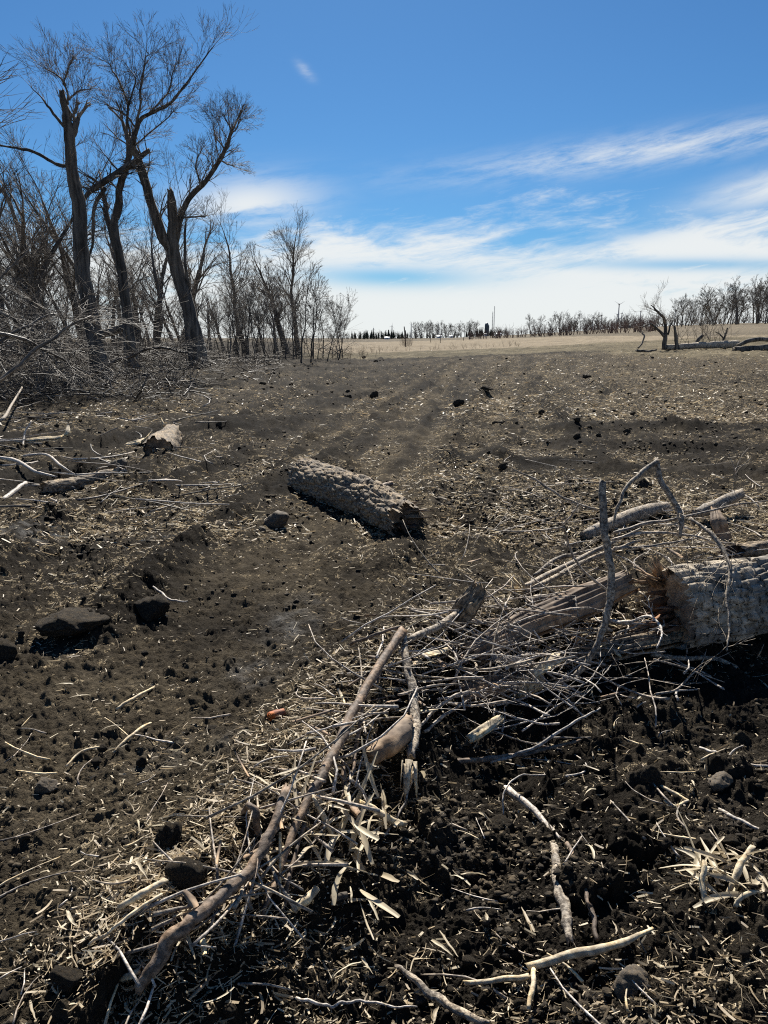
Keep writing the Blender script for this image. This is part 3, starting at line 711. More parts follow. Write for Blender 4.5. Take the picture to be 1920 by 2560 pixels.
# field-edge trees at the end of the woodlot
random.seed(33)
e1 = tree_source('edge_tree', 'bare tree with a bent snapped top at the end of the woodlot', 'tree', 10.5, .75, -.12, 22, 3, .2, None, kids=(3, 5)); p = at_depth(618, 868, 58); e1.location = (p[0], p[1], float(hz(p[0], p[1])))
e2 = tree_source('edge_tree', 'rounded bare tree with a thick dark trunk, rightmost large tree of the woodlot', 'tree', 10.3, .85, .03, 30, 3, .2, None, kids=(3, 5)); p = at_depth(748, 866, 60); e2.location = (p[0], p[1], float(hz(p[0], p[1])))
e3 = tree_source('edge_tree', 'thick ivy-dark stub of a bare tree just left of the rounded edge tree', 'tree', 8.0, .7, -.03, 22, 3, .26, None, kids=(3, 5)); p = at_depth(718, 868, 58); e3.location = (p[0], p[1], float(hz(p[0], p[1])))
GS = 'thin saplings at the edge of the woodlot'
sap_src = [tree_source('sapling', 'thin bare sapling standing in the undergrowth of the woodlot edge', 'sapling', 4.2, .7, random.uniform(-.2, .2), 12, 2, .035, GS, kids=(3, 5)) for _ in range(5)]
used_s = set()
for k in range(105):
    u = random.choice([random.uniform(480, 860), random.uniform(520, 800), random.uniform(-60, 480)]); y = random.uniform(40, 64) if u > 500 else random.uniform(yT+4, 54)
    p = at_depth(u, 870, y); sc = random.uniform(.7, 1.35)*(1 if u < 790 else .75)
    place_first(sap_src[k % 5], used_s, (p[0], p[1], float(hz(p[0], p[1]))), random.uniform(0, 6.28), sc, ('tall' if sc > 1.1 else 'low' if sc < .85 else 'thin')+' sapling in the undergrowth '+('left of the tall dead trunk' if u < 190 else 'among the three big trunks' if u < 480 else 'right of the forked tree' if u < 610 else 'around the bent-topped edge tree' if u < 700 else 'by the rounded edge tree at the woodlot tip'))
for u, y, sc, lb in ((806, 52, 1.0, 'spreading grey shrub left of the end shrub at the woodlot tip'), (850, 50, .88, 'last fan-shaped bare shrub at the tip of the woodlot beside the open field')):
    sh = tree_source('shrub', lb, 'shrub', 4.4, 1.0, .05, 24, 2, .04, None, kids=(4, 6)); p = at_depth(u, 880, y); sh.location = (p[0], p[1], float(hz(p[0], p[1]))); sh.scale = (sc,)*3

# ------------------------------------------------------------------ brushwood under the trees
random.seed(44)
def brush(name, n, reg, mat, L, hmax, lv=1):
    out = []
    for _ in range(n):
        x, y, h = reg()
        z = float(hz(x, y))+random.random()**1.6*h
        d = (random.gauss(0, 1), random.gauss(0, 1), random.gauss(.15, .45))
        grow(out, (x, y, z), d, random.uniform(*L), .007+.022*random.random()**3, lv, up=-.02, wig=.25, kids=(2, 4), rmin=.005)
    tag(link(name, twigs_mesh(name, out), mat), kind='stuff')
def reg_left():
    u = random.uniform(-180, 480); y = random.uniform(20, 29) if u < 150 else random.uniform(yT+3, yT+9)
    t = sstep(u, -40, 300); p = at_depth(u, 930, y)
    return p[0], p[1], float(1.9*(1-t)+.55)
def reg_back():
    u = random.uniform(-200, 880); y = random.uniform(yT+4, 68)
    if u > 520: y = random.uniform(44, 66)
    p = at_depth(u, 890, y); return p[0], p[1], 2.6 if u < 500 else 1.5
def reg_low():
    u = random.uniform(-100, 700); y = random.uniform(18, 30) if u < 480 else random.uniform(26, 42)
    p = at_depth(u, 940, y); return p[0], p[1], .3
brush('brushwood', 1150, reg_left, M['brush'], (.8, 2.2), 2.5)
brush('undergrowth', 1600, reg_back, M['tree_twig'], (.8, 2.0), 1.6)
brush('fallen_twigs', 1100, reg_low, M['brush'], (.3, 1.1), .3)
for k, (pts, w, dp, lb) in enumerate([
    ([(-60, 1010), (20, 930), (110, 860), (200, 800), (250, 790)], [12, 10, 8, 5, 3], (15.5, 18), 'long dark felled treetop arching up over the brush from the left edge'),
    ([(-80, 900), (40, 830), (120, 790), (190, 800)], [10, 8, 6, 3], (18, 21), 'grey felled bough bowed over the upper brush pile beside the wood'),
    ([(-60, 820), (60, 850), (140, 890), (230, 940)], [9, 8, 6, 3], (17, 19), 'pale felled bough sloping down out of the brush pile towards the soil'),
    ([(-40, 760), (40, 800), (100, 860), (150, 930)], [9, 8, 6, 3], (20, 20), 'steep grey bough hanging down the left flank of the brush pile'),
    ([(230, 935), (300, 900), (390, 870), (470, 880)], [8, 8, 6, 4], (24, 25), 'grey bough lying in the brush in front of the slender leaning tree')]):
    lying('felled_bough', lb, 'bough', pts, w, M['brush'], wob=.03, depth=dp, twigs=(26, (.6, 1.7), 2, .006))

# ------------------------------------------------------------------ fallen tree on the right, at the field's edge
random.seed(55)
def fallen_tree():
    b = Q(1660, 872); y = b[1]
    root = empty('fallen_tree', b, 'fallen bare tree with upright dead limbs lying across the field edge on the right', 'tree')
    def part(nm, pts, w, dy0, dy1, mat, tw=None, bark=None, sides=9, lift0=False):
        P, R = px_limb(pts, w, y+dy0, y+dy1)
        if lift0:
            P = np.array([(p[0], p[1], float(hz(p[0], p[1]))+r*.6) for p, r in zip(P, R)])
        P, R = smooth_pl(P, R, 6, .012)
        mb = MB(); mb.tube(P, R, sides, jag=R[-1]*1.1, bark=bark); link(nm, mb.mesh(nm, b), M[mat], root)
        if tw:
            out = []; along(P, R, out, tw[0], tw[1], tw[2], tw[3], up=.05, lift=.45, rk=.4, rmin=.005); tag(link('twigs', twigs_mesh('twigs', out, b), M['grey_bark'], root), kind='stuff')
    part('trunk', [(1668, 876), (1735, 873), (1790, 872), (1840, 869)], [13, 15, 17, 19], 0, 0, 'ash_bark', None, (.12, .02), 16, True)
    part('limb', [(1660, 874), (1663, 840), (1661, 800), (1640, 775), (1627, 762)], [13, 10, 7, 5, 2], -.1, .3, 'tree_bark', (10, (.4, 1.1), 2, .3))
    part('limb', [(1662, 842), (1640, 820), (1625, 810), (1608, 817)], [8, 6, 5, 3], 0, -.4, 'tree_bark', (6, (.3, .8), 1, .3))
    part('limb', [(1670, 836), (1676, 812), (1684, 800)], [5, 4, 2], 0, .3, 'tree_bark')
    part('snag', [(1694, 874), (1690, 845), (1686, 814)], [11, 9, 5], -.2, -.2, 'tree_bark', None, (.1, .015))
    part('limb', [(1735, 868), (1745, 850), (1756, 838)], [7, 9, 8], .1, .3, 'tree_bark')
    part('limb', [(1800, 865), (1813, 838), (1819, 820)], [6, 5, 3], .1, .3, 'tree_bark', (7, (.3, .8), 1, .3))
    part('limb', [(1808, 845), (1798, 835), (1788, 830)], [4, 3, 2], .1, .1, 'tree_bark')
    out = []
    for _ in range(26):
        p = at_depth(random.uniform(1690, 1800), 868, y+random.uniform(-.2, 1.0)); z = float(hz(p[0], p[1]))
        grow(out, (p[0], p[1], z+.1), (random.gauss(0, .6), random.gauss(0, .4), 1), random.uniform(.9, 2.1), .016, 2, up=.03, wig=.2, kids=(3, 4), rmin=.005)
    link('crown', twigs_mesh('crown', out, b), M['grey_bark'], root)
fallen_tree()
yF = Q(1850, 874)[1]
lying('cut_log', 'long dark log with a sawn round end beside the fallen tree', 'log', [(1838, 876), (1890, 872), (1960, 862)], [17, 16, 16], M['tree_bark'], depth=(yF-.3, yF+.3), bark=(.1, .015), sides=14)
lying('arched_log', 'arched log resting over the long dark log at the right edge', 'log', [(1846, 863), (1880, 850), (1920, 849), (1970, 862)], [9, 11, 11, 10], M['tree_bark'], depth=(yF, yF+.2), bark=(.1, .012), sides=12)
lying('dead_branch', 'gnarled dead branch lying just left of the fallen tree', 'branch', [(1592, 876), (1612, 878), (1640, 875)], [7, 6, 4], M['tree_bark'], depth=(yF-.5, yF-.5), wob=.03)
lying('dead_branch', 'thin forked branch rising from the gnarled dead branch left of the fallen tree', 'branch', [(1595, 870), (1610, 850), (1608, 832), (1604, 828)], [4, 4, 3, 1], M['grey_bark'], depth=(yF-.5, yF-.3), wob=.03, twigs=(7, (.2, .5), 1, .005))

# ------------------------------------------------------------------ far things
random.seed(66)
GF = 'bare trees of the shelterbelt on the right'
far_src = [tree_source('far_tree', 'bare tree in the distant shelterbelt on the right', 'tree', 13, 1.0, random.uniform(-.08, .08), 20, 2, .28, GF, 'twig_far', kids=(4, 6), rmin=.03) for _ in range(5)]
for s_ in far_src:                                     # thicker twigs, seen from far away
    pass
used_f = set()
def far_tree(u, y, px_h, lb=None, grp=None):
    p = at_depth(u, 830, y); sc = px_h/F*y/10.5
    o = place_first(far_src[random.randint(0, 4)], used_f, (p[0], p[1], float(hz(p[0], p[1]))), random.uniform(0, 6.28), sc, lb)
    if grp: o['group'] = grp
for k in range(40):
    u = random.uniform(1690, 1990); t = sstep(u, 1690, 1900)
    far_tree(u, random.uniform(270, 330), random.uniform(40, 62)+38*t*random.random())
for u, h in ((1326, 38), (1345, 36), (1372, 32), (1392, 38), (1398, 36), (1422, 36), (1452, 38), (1498, 36), (1340, 30), (1512, 26), (1476, 24)):
    far_tree(u, random.uniform(420, 520), h, 'bare tree standing above the reddish hedge in the middle distance', 'bare trees above the hedge')
for u in np.linspace(1035, 1190, 26):
    far_tree(u+random.uniform(-3, 3), random.uniform(640, 700), random.uniform(24, 34), 'tiny bare tree of the farmstead row on the horizon', 'farmstead trees on the horizon')
def mass(name, n, reg, mat, size, twig=None):
    """a far wood or hedge that reads as one mass: upright sprays of twigs"""
    out = []
    for _ in range(n):
        x, y, h = reg(); z = float(hz(x, y))
        for k in range(twig or 5):
            grow(out, (x, y, z), (random.gauss(0, .3), random.gauss(0, .3), 1), h*random.uniform(.6, 1.1), size*random.uniform(.7, 1.2), 1, up=.05, wig=.16, kids=(3, 5), rmin=size*.5)
    tag(link(name, twigs_mesh(name, out), M[mat]), kind='stuff')
def reg_hedge():
    u = random.uniform(1172, 1640); y = 215-random.uniform(0, 25)-55*float(sstep(u, 1172, 1640)); p = at_depth(u, 840, y)
    return p[0], p[1], random.uniform(1.6, 2.6)
def reg_wood_r():
    u = random.uniform(1400, 1990); y = random.uniform(360, 520); p = at_depth(u, 830, y); return p[0], p[1], random.uniform(4, 8)
def reg_wood_l():
    u = random.uniform(820, 1270); y = random.uniform(690, 800); p = at_depth(u, 845, y); return p[0], p[1], random.uniform(3.5, 7)
M['hedge'] = simple('hedge_twig', (.075, .05, .042), (.16, .11, .09), .5, rough=.9, bs=0)
mass('hedge', 210, reg_hedge, 'hedge', .045, 3)
mass('distant_wood', 210, reg_wood_r, 'twig_far', .13, 3)
mass('distant_wood', 160, reg_wood_l, 'twig_far', .20, 3)
def conifer(u, y, px_h, lb):
    p = at_depth(u, 845, y); h = px_h/F*y; mb = MB(); P, R = [], []
    z0 = float(hz(p[0], p[1]))
    for k in range(150):
        t = random.random()**.8; a = random.uniform(0, 6.28); r = h*.26*(1-t)+.1
        c = (0, 0, h*(.08+.9*t)); e = (math.cos(a)*r, math.sin(a)*r, h*(.08+.9*t)-r*.35)
        P.append([c, tuple((c[i]+e[i])/2+(.05*h if i == 2 else 0) for i in range(3)), e]); R.append([.06*h*.6, .05*h*.6, .005*h])
    mb.tubes(np.array(P), np.array(R), 4)
    root = empty('spruce_tree', (p[0], p[1], z0), lb, 'tree', 'evergreens on the horizon'); link('crown', mb.mesh('crown'), M['needle'], root)
    tb = MB(); tb.tube([(0, 0, -.2), (0, 0, h*.5), (0, 0, h*.9)], [h*.03, h*.02, h*.005], 6); link('trunk', tb.mesh('trunk'), M['tree_bark'], root)
for u in list(np.linspace(880, 1020, 26))+list(np.linspace(1165, 1230, 12)):
    conifer(u+random.uniform(-3, 3), random.uniform(650, 720), random.uniform(12, 24), 'dark evergreen in the bluish row of trees along the horizon')
def box(mb, x0, x1, y0, y1, z0, z1):
    V = [(x, y, z) for z in (z0, z1) for y in (y0, y1) for x in (x0, x1)]
    mb.add(V, [(0, 2, 3, 1), (4, 5, 7, 6), (0, 1, 5, 4), (2, 6, 7, 3), (0, 4, 6, 2), (1, 3, 7, 5)])
def lathe(mb, prof, n=24):
    an = np.arange(n)*2*math.pi/n
    V = np.array([(r*math.cos(a), r*math.sin(a), z) for r, z in prof for a in an]); idx = np.arange(len(prof)*n).reshape(len(prof), n); nx = np.roll(idx, -1, 1)
    mb.add(V, np.stack([idx[:-1], nx[:-1], nx[1:], idx[1:]], -1).reshape(-1, 4))
def on_ground(u, y):
    p = at_depth(u, 845, y); return (p[0], p[1], float(hz(p[0], p[1])))
def silo(u, y, wpx, hpx, lb):
    k = y/F; r = wpx*.5*k; h = hpx*k; root = empty('silo', on_ground(u, y), lb, 'silo')
    mb = MB(); lathe(mb, [(r, -1), (r, h*.8)]); 
    for i in range(1, 8): lathe(mb, [(r*1.015, h*.1*i), (r*1.03, h*.1*i+.08), (r*1.015, h*.1*i+.16)])
    link('body', mb.mesh('body'), M['silo'], root)
    mb = MB(); lathe(mb, [(r*1.02, h*.8), (r*.92, h*.89), (r*.62, h*.96), (r*.2, h), (.01, h)]); link('roof', mb.mesh('roof'), M['silo_cap'], root)
    mb = MB(); box(mb, r*.9, r*1.25, -.5, .5, 0, h*.82); link('chute', mb.mesh('chute'), M['metal'], root)
silo(1216, 640, 9.5, 33, 'tall dark blue silo with a domed cap on the horizon')
silo(1568, 900, 9, 22, 'left of two squat dark silos beside the large wind turbine')
silo(1579, 905, 8, 22, 'right of two squat dark silos beside the large wind turbine')
def shed(u, y, wpx, hpx, lb):
    k = y/F; w = wpx*k; h = hpx*k; root = empty('farm_shed', on_ground(u, y), lb, 'shed')
    mb = MB(); box(mb, -w/2, w/2, 0, w*.5, -.5, h*.65); link('wall', mb.mesh('wall'), M['white'], root)
    mb = MB(); V = [(-w*.53, -.3, h*.62), (w*.53, -.3, h*.62), (w*.53, w*.25, h), (-w*.53, w*.25, h), (w*.53, w*.5+.3, h*.62), (-w*.53, w*.5+.3, h*.62)]
    mb.add(V, [(0, 1, 2, 3), (3, 2, 4, 5)], [(0, 3, 5), (1, 4, 2)]); link('roof', mb.mesh('roof', smooth=False), M['shed_roof'], root)
    mb = MB(); box(mb, -w*.12, w*.12, -.06, -.01, -.5, h*.5); link('door', mb.mesh('door'), M['metal'], root)
shed(968, 560, 13, 6, 'long white shed alone in the field left of the trees')
shed(1098, 630, 12, 7, 'white farm shed among the bare trees left of the silo')
shed(1128, 632, 9, 6, 'small white shed right of the white farm shed among trees')
shed(1246, 620, 14, 8, 'white roofed barn just right of the tall silo')
shed(1214, 615, 6, 8, 'small white building at the foot of the tall silo')
def turbine(u, v_hub, y, blade_px, rot, lb):
    hub = at_depth(u, v_hub, y); k = y/F; Lb = blade_px*k; z0 = float(hz(hub[0], hub[1]))
    root = empty('wind_turbine', (hub[0], hub[1], z0), lb, 'turbine', 'wind turbines on the horizon'); H = hub[2]-z0
    mb = MB(); lathe(mb, [(2.6, -2), (2.2, H*.5), (1.5, H)], 12); link('tower', mb.mesh('tower'), M['turbine'], root)
    mb = MB(); box(mb, -1.8, 1.8, -4, 6, H-1.8, H+2); link('nacelle', mb.mesh('nacelle'), M['turbine'], root)
    for i in range(3):
        a = rot+i*2*math.pi/3; d = np.array((math.sin(a), 0, math.cos(a))); n = np.array((math.cos(a), 0, -math.sin(a)))
        t = np.linspace(0, 1, 7); w = Lb*np.array([.035, .06, .055, .045, .035, .025, .008])
        P = np.array([np.array((0, -4.5, H))+d*Lb*q for q in t]); V = np.vstack([P-n*w[:, None]*.4, P+n*w[:, None]*.6, P+np.array((0, 1, 0))*w[:, None]*.3])
        q = []
        for j in range(6):
            for a0, b0 in ((0, 7), (7, 14), (14, 0)): q.append((a0+j, b0+j, b0+j+1, a0+j+1))
        mb = MB(); mb.add(V, q); link('blade', mb.mesh('blade'), M['turbine'], root)
    mb = MB(); lathe(mb, [(1.6, -1), (1.6, 0), (.05, 1.5)], 10); o = link('hub', mb.mesh('hub'), M['turbine'], root); o.location = (0, -4.2, H); o.rotation_euler = (math.pi/2, 0, 0)
GT = [(1548, 761, 2600, 14, math.pi, 'largest wind turbine, right of centre above the far wood'), (1555, 783, 3400, 9, .3, 'smaller turbine just right of the largest turbine'),
      (1543, 786, 3600, 8, .9, 'small turbine overlapping the foot of the largest turbine'), (1568, 790, 3600, 8, .2, 'small turbine beside the two squat silos'),
      (1602, 778, 3300, 9, 2.7, 'turbine between the squat silos and the fallen tree'), (1483, 790, 3500, 8, 3.1, 'turbine left of the largest turbine, over the far wood'),
      (1504, 788, 3500, 8, 1.9, 'turbine midway between two others left of the largest turbine'), (1647, 778, 3200, 9, .05, 'turbine seen behind the top of the fallen tree'), (1689, 778, 3300, 9, 1.2, 'turbine behind the twiggy right side of the fallen tree'),
      (934, 822, 3300, 7, 2.2, 'leftmost far wind turbine, near the woodlot tip'), (980, 815, 3200, 8, .2, 'second far turbine from the woodlot tip'), (1028, 812, 3300, 8, 1.2, 'far turbine just right of the leaning post'), (1096, 812, 3300, 7, .1, 'far turbine behind the farmstead trees')]
for a in GT: turbine(*a)
def mast(u, y, v_top, lb):
    b = on_ground(u, y); H = at_depth(u, v_top, y)[2]-b[2]; root = empty('radio_mast', b, lb, 'mast', 'radio masts')
    for sx in ((-.6, -.35), (.6, -.35), (0, .7)):
        mb = MB(); mb.tube([(sx[0], sx[1], -1), (sx[0], sx[1], H*.5), (sx[0], sx[1], H)], [.22, .2, .15], 5); link('leg', mb.mesh('leg'), M['metal'], root)
    P = []; q = [(-.6, -.35), (.6, -.35), (0, .7)]
    for i in range(int(H/2.5)):
        for j in range(3):
            a, c = q[j], q[(j+1) % 3]; P.append([(a[0], a[1], i*2.5), ((a[0]+c[0])/2, (a[1]+c[1])/2, i*2.5+1.25), (c[0], c[1], i*2.5+2.5)])
    mb = MB(); mb.tubes(np.array(P), np.full((len(P), 3), .08), 3); link('lattice', mb.mesh('lattice'), M['metal'], root)
mast(1230, 1500, 779, 'shorter left radio mast behind the silo'); mast(1234, 1520, 765, 'taller right radio mast behind the silo')
def pole(u, y, vt, wpx, lean, lb):
    b = on_ground(u, y); H = at_depth(u, vt, y)[2]-b[2]; r = wpx*.5*y/F
    mb = MB(); mb.tube([(0, 0, -.3), (lean*.5, 0, H*.5), (lean, 0, H)], [r, r*.9, r*.8], 8)
    root = empty('field_post', b, lb, 'post'); link('shaft', mb.mesh('shaft'), M['pole'], root)
    mb = MB(); lathe(mb, [(r*.82, 0), (r*.5, r*.5), (.005, r*.6)], 8); o = link('top', mb.mesh('top'), M['pole'], root); o.location = (lean, 0, H)
pole(1015, 105, 817, 3.2, -.25, 'tall leaning weathered post standing in the tan grass')
pole(1077, 170, 838, 1.6, 0, 'short thin post in the far field, left of two'); pole(1101, 160, 838, 1.6, 0, 'short thin post in the far field, right of two'); pole(1159, 190, 842, 1.5, 0, 'thinnest field post beside the hedge end')
# dry weeds at the posts and field edges
random.seed(71)
def reg_weed():
    k = random.random()
    if k < .25: u, y = random.gauss(1017, 8), random.uniform(100, 108)
    elif k < .7: u, y = random.uniform(860, 1300), random.uniform(64, 72)
    else: u, y = random.uniform(830, 960), random.uniform(42, 60)
    p = at_depth(u, 860, y); return p[0], p[1], random.uniform(.2, .6)*(2.2 if k < .25 else 1)
M['weed'] = simple('weed_stalk', (.14, .105, .07), (.27, .21, .145), .5, rough=.9, bs=0)
mass('dry_weeds', 130, reg_weed, 'weed', .006, 3)

# ------------------------------------------------------------------ logs
def log_thing(name, label, a, b, w, cat='log', bark=(.045, .010), sides=84, per=44, mat='log_bark', ends='old_wood', bend=None, jag=.5, hollow=False, k0=0):
    """bark-covered log from pixel a to pixel b (u, v, height of its axis); cut or broken end faces"""
    pa, pb = Q(*a), Q(*b); pts = [pa, pb] if bend is None else [pa, Q(*bend), pb]
    ww = np.interp(np.linspace(0, 1, len(pts)), np.linspace(0, 1, len(w)), w)
    R = np.array([x*.5/F*dist_of(p) for x, p in zip(ww, pts)]); org = np.mean(pts, axis=0); org[2] -= R.mean()
    P, R = smooth_pl(pts, R, per, .0015)
    root = empty(name, org, label, cat)
    mb = MB(); mb.tube(P, R, sides, cap=False, jag=jag*R.mean(), bark=bark); link('bark', mb.mesh('bark', org), M[mat], root)
    for e, sg in ((0, -1), (len(P)-1, 1)):
        T = P[1]-P[0] if e == 0 else P[-1]-P[-2]; T = T/np.linalg.norm(T)*sg
        Nn = np.cross(T, (0, 0, 1)); Nn /= np.linalg.norm(Nn); Bn = np.cross(Nn, T)
        rr = np.array([1.0, .92, .75, .55, .32, .1]); V = []
        for q, k in enumerate(rr):
            for j in range(28):
                an = j*2*math.pi/28; dd = (-.35*(1-k)**.6 if hollow and sg > 0 else .12*perlin(k*6+e, an*3, 5+k0)+.10*RS.rand())*R[e]
                V.append(P[e]+(Nn*math.cos(an)+Bn*math.sin(an))*R[e]*k*.97+T*(dd-.05*R[e]))
        mb = MB(); idx = np.arange(len(rr)*28).reshape(len(rr), 28); nx = np.roll(idx, -1, 1)
        mb.add(V, np.stack([idx[:-1], nx[:-1], nx[1:], idx[1:]], -1).reshape(-1, 4)); link('end_face', mb.mesh('end_face', org), M[ends], root)
    return root, P, R, org
def splinters(parent, org, p, d, n, L, w, mat, spread=.35):
    """torn fibres: thin wedges along d"""
    d = np.asarray(d)/np.linalg.norm(d)
    for k in range(n):
        o_ = RS.randn(3)*.5*w; q = np.asarray(p)+o_; dd = d+RS.randn(3)*spread*.4; dd /= np.linalg.norm(dd); l = L*random.uniform(.5, 1.1)
        s_ = np.cross(dd, RS.randn(3)); s_ /= np.linalg.norm(s_); b_ = np.cross(dd, s_); a = w*random.uniform(.15, .4)
        V = [q-s_*a-b_*a*.3, q+s_*a-b_*a*.3, q+s_*a+b_*a*.3, q-s_*a+b_*a*.3, q+dd*l*.6-s_*a*.7, q+dd*l*.6+s_*a*.5, q+dd*l*.6+s_*a*.5+b_*a*.3, q+dd*l*.6-s_*a*.7+b_*a*.3, q+dd*l+s_*a*.2]
        mb = MB(); mb.add(V, [(0, 3, 2, 1), (0, 1, 5, 4), (1, 2, 6, 5), (2, 3, 7, 6), (3, 0, 4, 7)], [(4, 5, 8), (5, 6, 8), (6, 7, 8), (7, 4, 8)])
        link('splinter', mb.mesh('splinter', org, False), M[mat], parent)
# the log on the track
lg, P_, R_, o_ = log_thing('fallen_log', 'short bark-covered log with torn ends lying alone on the bare track', (768, 1196, .15), (1008, 1300, .16), [92, 104, 92], bend=(900, 1240, .17), hollow=True, jag=1.2, bark=(.052, .026), per=80, sides=130)
splinters(lg, o_, P_[-1]+np.array((.02, .02, .05)), P_[-1]-P_[-12]+np.array((.10, .1, .02)), 10, .24, .07, 'old_wood')
splinters(lg, o_, P_[-1]-np.array((.03, 0, .03)), P_[-1]-P_[-12], 12, .14, .09, 'rot_wood', .6)
splinters(lg, o_, P_[0], P_[0]-P_[12], 6, .10, .09, 'log_bark')
lying('bark_slab', 'small dark slab of wood on the soil behind the short log', 'bark', [(938, 1232, .03), (978, 1218, .04)], [16, 12], M['brown_bark'], bark=(.03, .006), sides=12)
# the hollow log at the right
lg, P_, R_, o_ = log_thing('hollow_log', 'huge pale grey-barked log with a rotted hollow end at the right edge', (1678, 1524, .20), (2140, 1440, .24), [200, 182, 168], bend=(1880, 1490, .22), mat='ash_bark', bark=(.046, .026), sides=120, per=70, hollow=True, jag=.45)
d_ = P_[0]-P_[20]
splinters(lg, o_, P_[0]+np.array((-.03, .05, .12)), d_+np.array((0, 0, .12)), 14, .20, .05, 'old_wood', .7)
splinters(lg, o_, P_[0]+np.array((-.02, -.02, -.02)), d_, 16, .16, .09, 'rot_wood', .6)
splinters(lg, o_, P_[0]+np.array((-.05, .0, -.10)), d_, 14, .28, .06, 'old_wood', .35)
def slab(name, label, pts, w, th, mat, cat='plank', rise=(0, 0), n=22, groove=.010):
    """split slab of wood: grooved along the grain, ragged ends"""
    P = np.array([Q(*p) for p in pts]); ww = np.interp(np.linspace(0, 1, len(P)), np.linspace(0, 1, len(w)), w)
    R = np.array([x*.5/F*dist_of(p) for x, p in zip(ww, P)]); P, R = smooth_pl(P, R, 10, .002); k = len(P)
    T = np.gradient(P, axis=0); T /= np.linalg.norm(T, axis=1, keepdims=True); up = np.array((rise[0], rise[1], 1.)); Sd = np.cross(T, up); Sd /= np.linalg.norm(Sd, axis=1, keepdims=True); Up = np.cross(Sd, T)
    t = np.linspace(-1, 1, n); sd = random.randint(0, 999)
    g = groove*perlin(t[None]*5+sd, np.arange(k)[:, None]*.06, sd)+groove*.5*perlin(t[None]*16, np.arange(k)[:, None]*.15, sd+1)
    top = P[:, None]+Sd[:, None]*(R[:, None, None]*t[None, :, None])+Up[:, None]*(th*(.25+.75*np.sqrt(1-.8*t*t))[None, :, None]+g[:, :, None])
    bot = P[:, None]+Sd[:, None]*(R[:, None, None]*t[None, :, None])-Up[:, None]*th*.2
    for e, sg in ((0, -1), (k-1, 1)):
        j = RS.rand(n, 1)**1.5*R.mean()*.8*sg; top[e] += T[e]*j; bot[e] += T[e]*j
    V = np.concatenate([top.reshape(-1, 3), bot.reshape(-1, 3)]); a = np.arange(k*n).reshape(k, n); b = a+k*n
    q = [np.stack([a[:-1, :-1], a[:-1, 1:], a[1:, 1:], a[1:, :-1]], -1).reshape(-1, 4), np.stack([b[:-1, :-1], b[1:, :-1], b[1:, 1:], b[:-1, 1:]], -1).reshape(-1, 4)]
    for c in (0, n-1): q.append(np.stack([a[:-1, c], a[1:, c], b[1:, c], b[:-1, c]], -1))
    for r_ in (0, k-1): q.append(np.stack([a[r_, :-1], b[r_, :-1], b[r_, 1:], a[r_, 1:]], -1))
    mb = MB(); org = P.mean(0).copy(); org[2] -= th*.2; mb.add(V, np.concatenate(q))
    return tag(link(name, mb.mesh(name, org), M[mat], None, org), label, cat)
slab('wood_slab', 'long split brown slab of trunk leaning from the hollow log down into the branches', [(1180, 1640, .10), (1330, 1560, .14), (1460, 1505, .20), (1560, 1462, .26)], [60, 74, 84, 60], .05, 'old_wood', 'slab', (0, -.75))
slab('wood_slab', 'rough bark slab lying low along the underside of the hollow log', [(1430, 1655, .06), (1540, 1622, .07), (1690, 1590, .10), (1760, 1572, .12)], [40, 60, 56, 40], .05, 'log_bark', 'slab', (0, -.5), groove=.02)
slab('wood_slab', 'brown torn slab under the branches left of the silvery bent bough', [(1160, 1735, .04), (1250, 1715, .06), (1330, 1690, .08)], [56, 66, 50], .04, 'old_wood', 'slab', (0, -.6))
lying('log_stub', 'short stub of wood with a pale round end facing forward under the branches', 'wood', [(1352, 1700, .08), (1296, 1716, .09)], [46, 56], M['pale_wood'], per=8, sides=16, jag=.25)
lying('dead_bough', 'thick grey bough lying behind the upright branch in the straw', 'bough', [(1462, 1342, .05), (1530, 1308, .10), (1600, 1282, .12), (1665, 1268, .10)], [30, 34, 36, 26], M['grey_bark'], bark=(.03, .004), sides=18, jag=.5)
lying('dead_bough', 'thick grey bough with a broken end right of the arched twig, in the straw', 'bough', [(1740, 1284, .08), (1795, 1262, .13), (1848, 1236, .18)], [24, 30, 26], M['grey_bark'], bark=(.03, .004), sides=18, jag=.6)
b2, P_, R_, o_ = log_thing('broken_log', 'reddish torn chunk of log above the hollow log at the right edge', (1850, 1380, .08), (1990, 1362, .09), [40, 44], ends='rot_wood', sides=40, per=14, jag=.9)
splinters(b2, o_, P_[0], P_[0]-P_[5], 7, .16, .07, 'rot_wood', .4)
slab('splintered_chunk', 'fan of torn fibres of a broken bough stuck upright in the straw at right', [(1812, 1352, .02), (1795, 1305, .16), (1788, 1275, .22)], [44, 40, 18], .02, 'old_wood', 'wood', (0, -.5))

# ------------------------------------------------------------------ branches of the heap (traced)
random.seed(81)
yU = Q(1480, 1640)[1]
def branch(label, pts, w, mat='twig_near', cat='branch', **kw):
    k = dict(per=6, sides=7, jag=.8, wob=.003); k.update(kw); return lying('dead_branch', label, cat, pts, w, M[mat], **k)
branch('tall upright grey branch with a broken top, curving at its foot into the branch heap', [(1507, 1205), (1506, 1240), (1509, 1300), (1512, 1341), (1521, 1388), (1528, 1443), (1524, 1499), (1516, 1541), (1503, 1583), (1484, 1629), (1452, 1675), (1410, 1701), (1350, 1722), (1303, 1738), (1243, 1745), (1180, 1738)],
       [17, 19, 20, 19, 19, 18, 18, 17, 16, 15, 15, 14, 13, 12, 10, 5], 'grey_bark', depth=(yU+.05, yU-.42), sides=12, bark=(.02, .0015))
U = lambda lb, pts, w, d0=0, d1=0, **k: branch(lb, pts, w, depth=(yU+d0, yU+d1), **k)
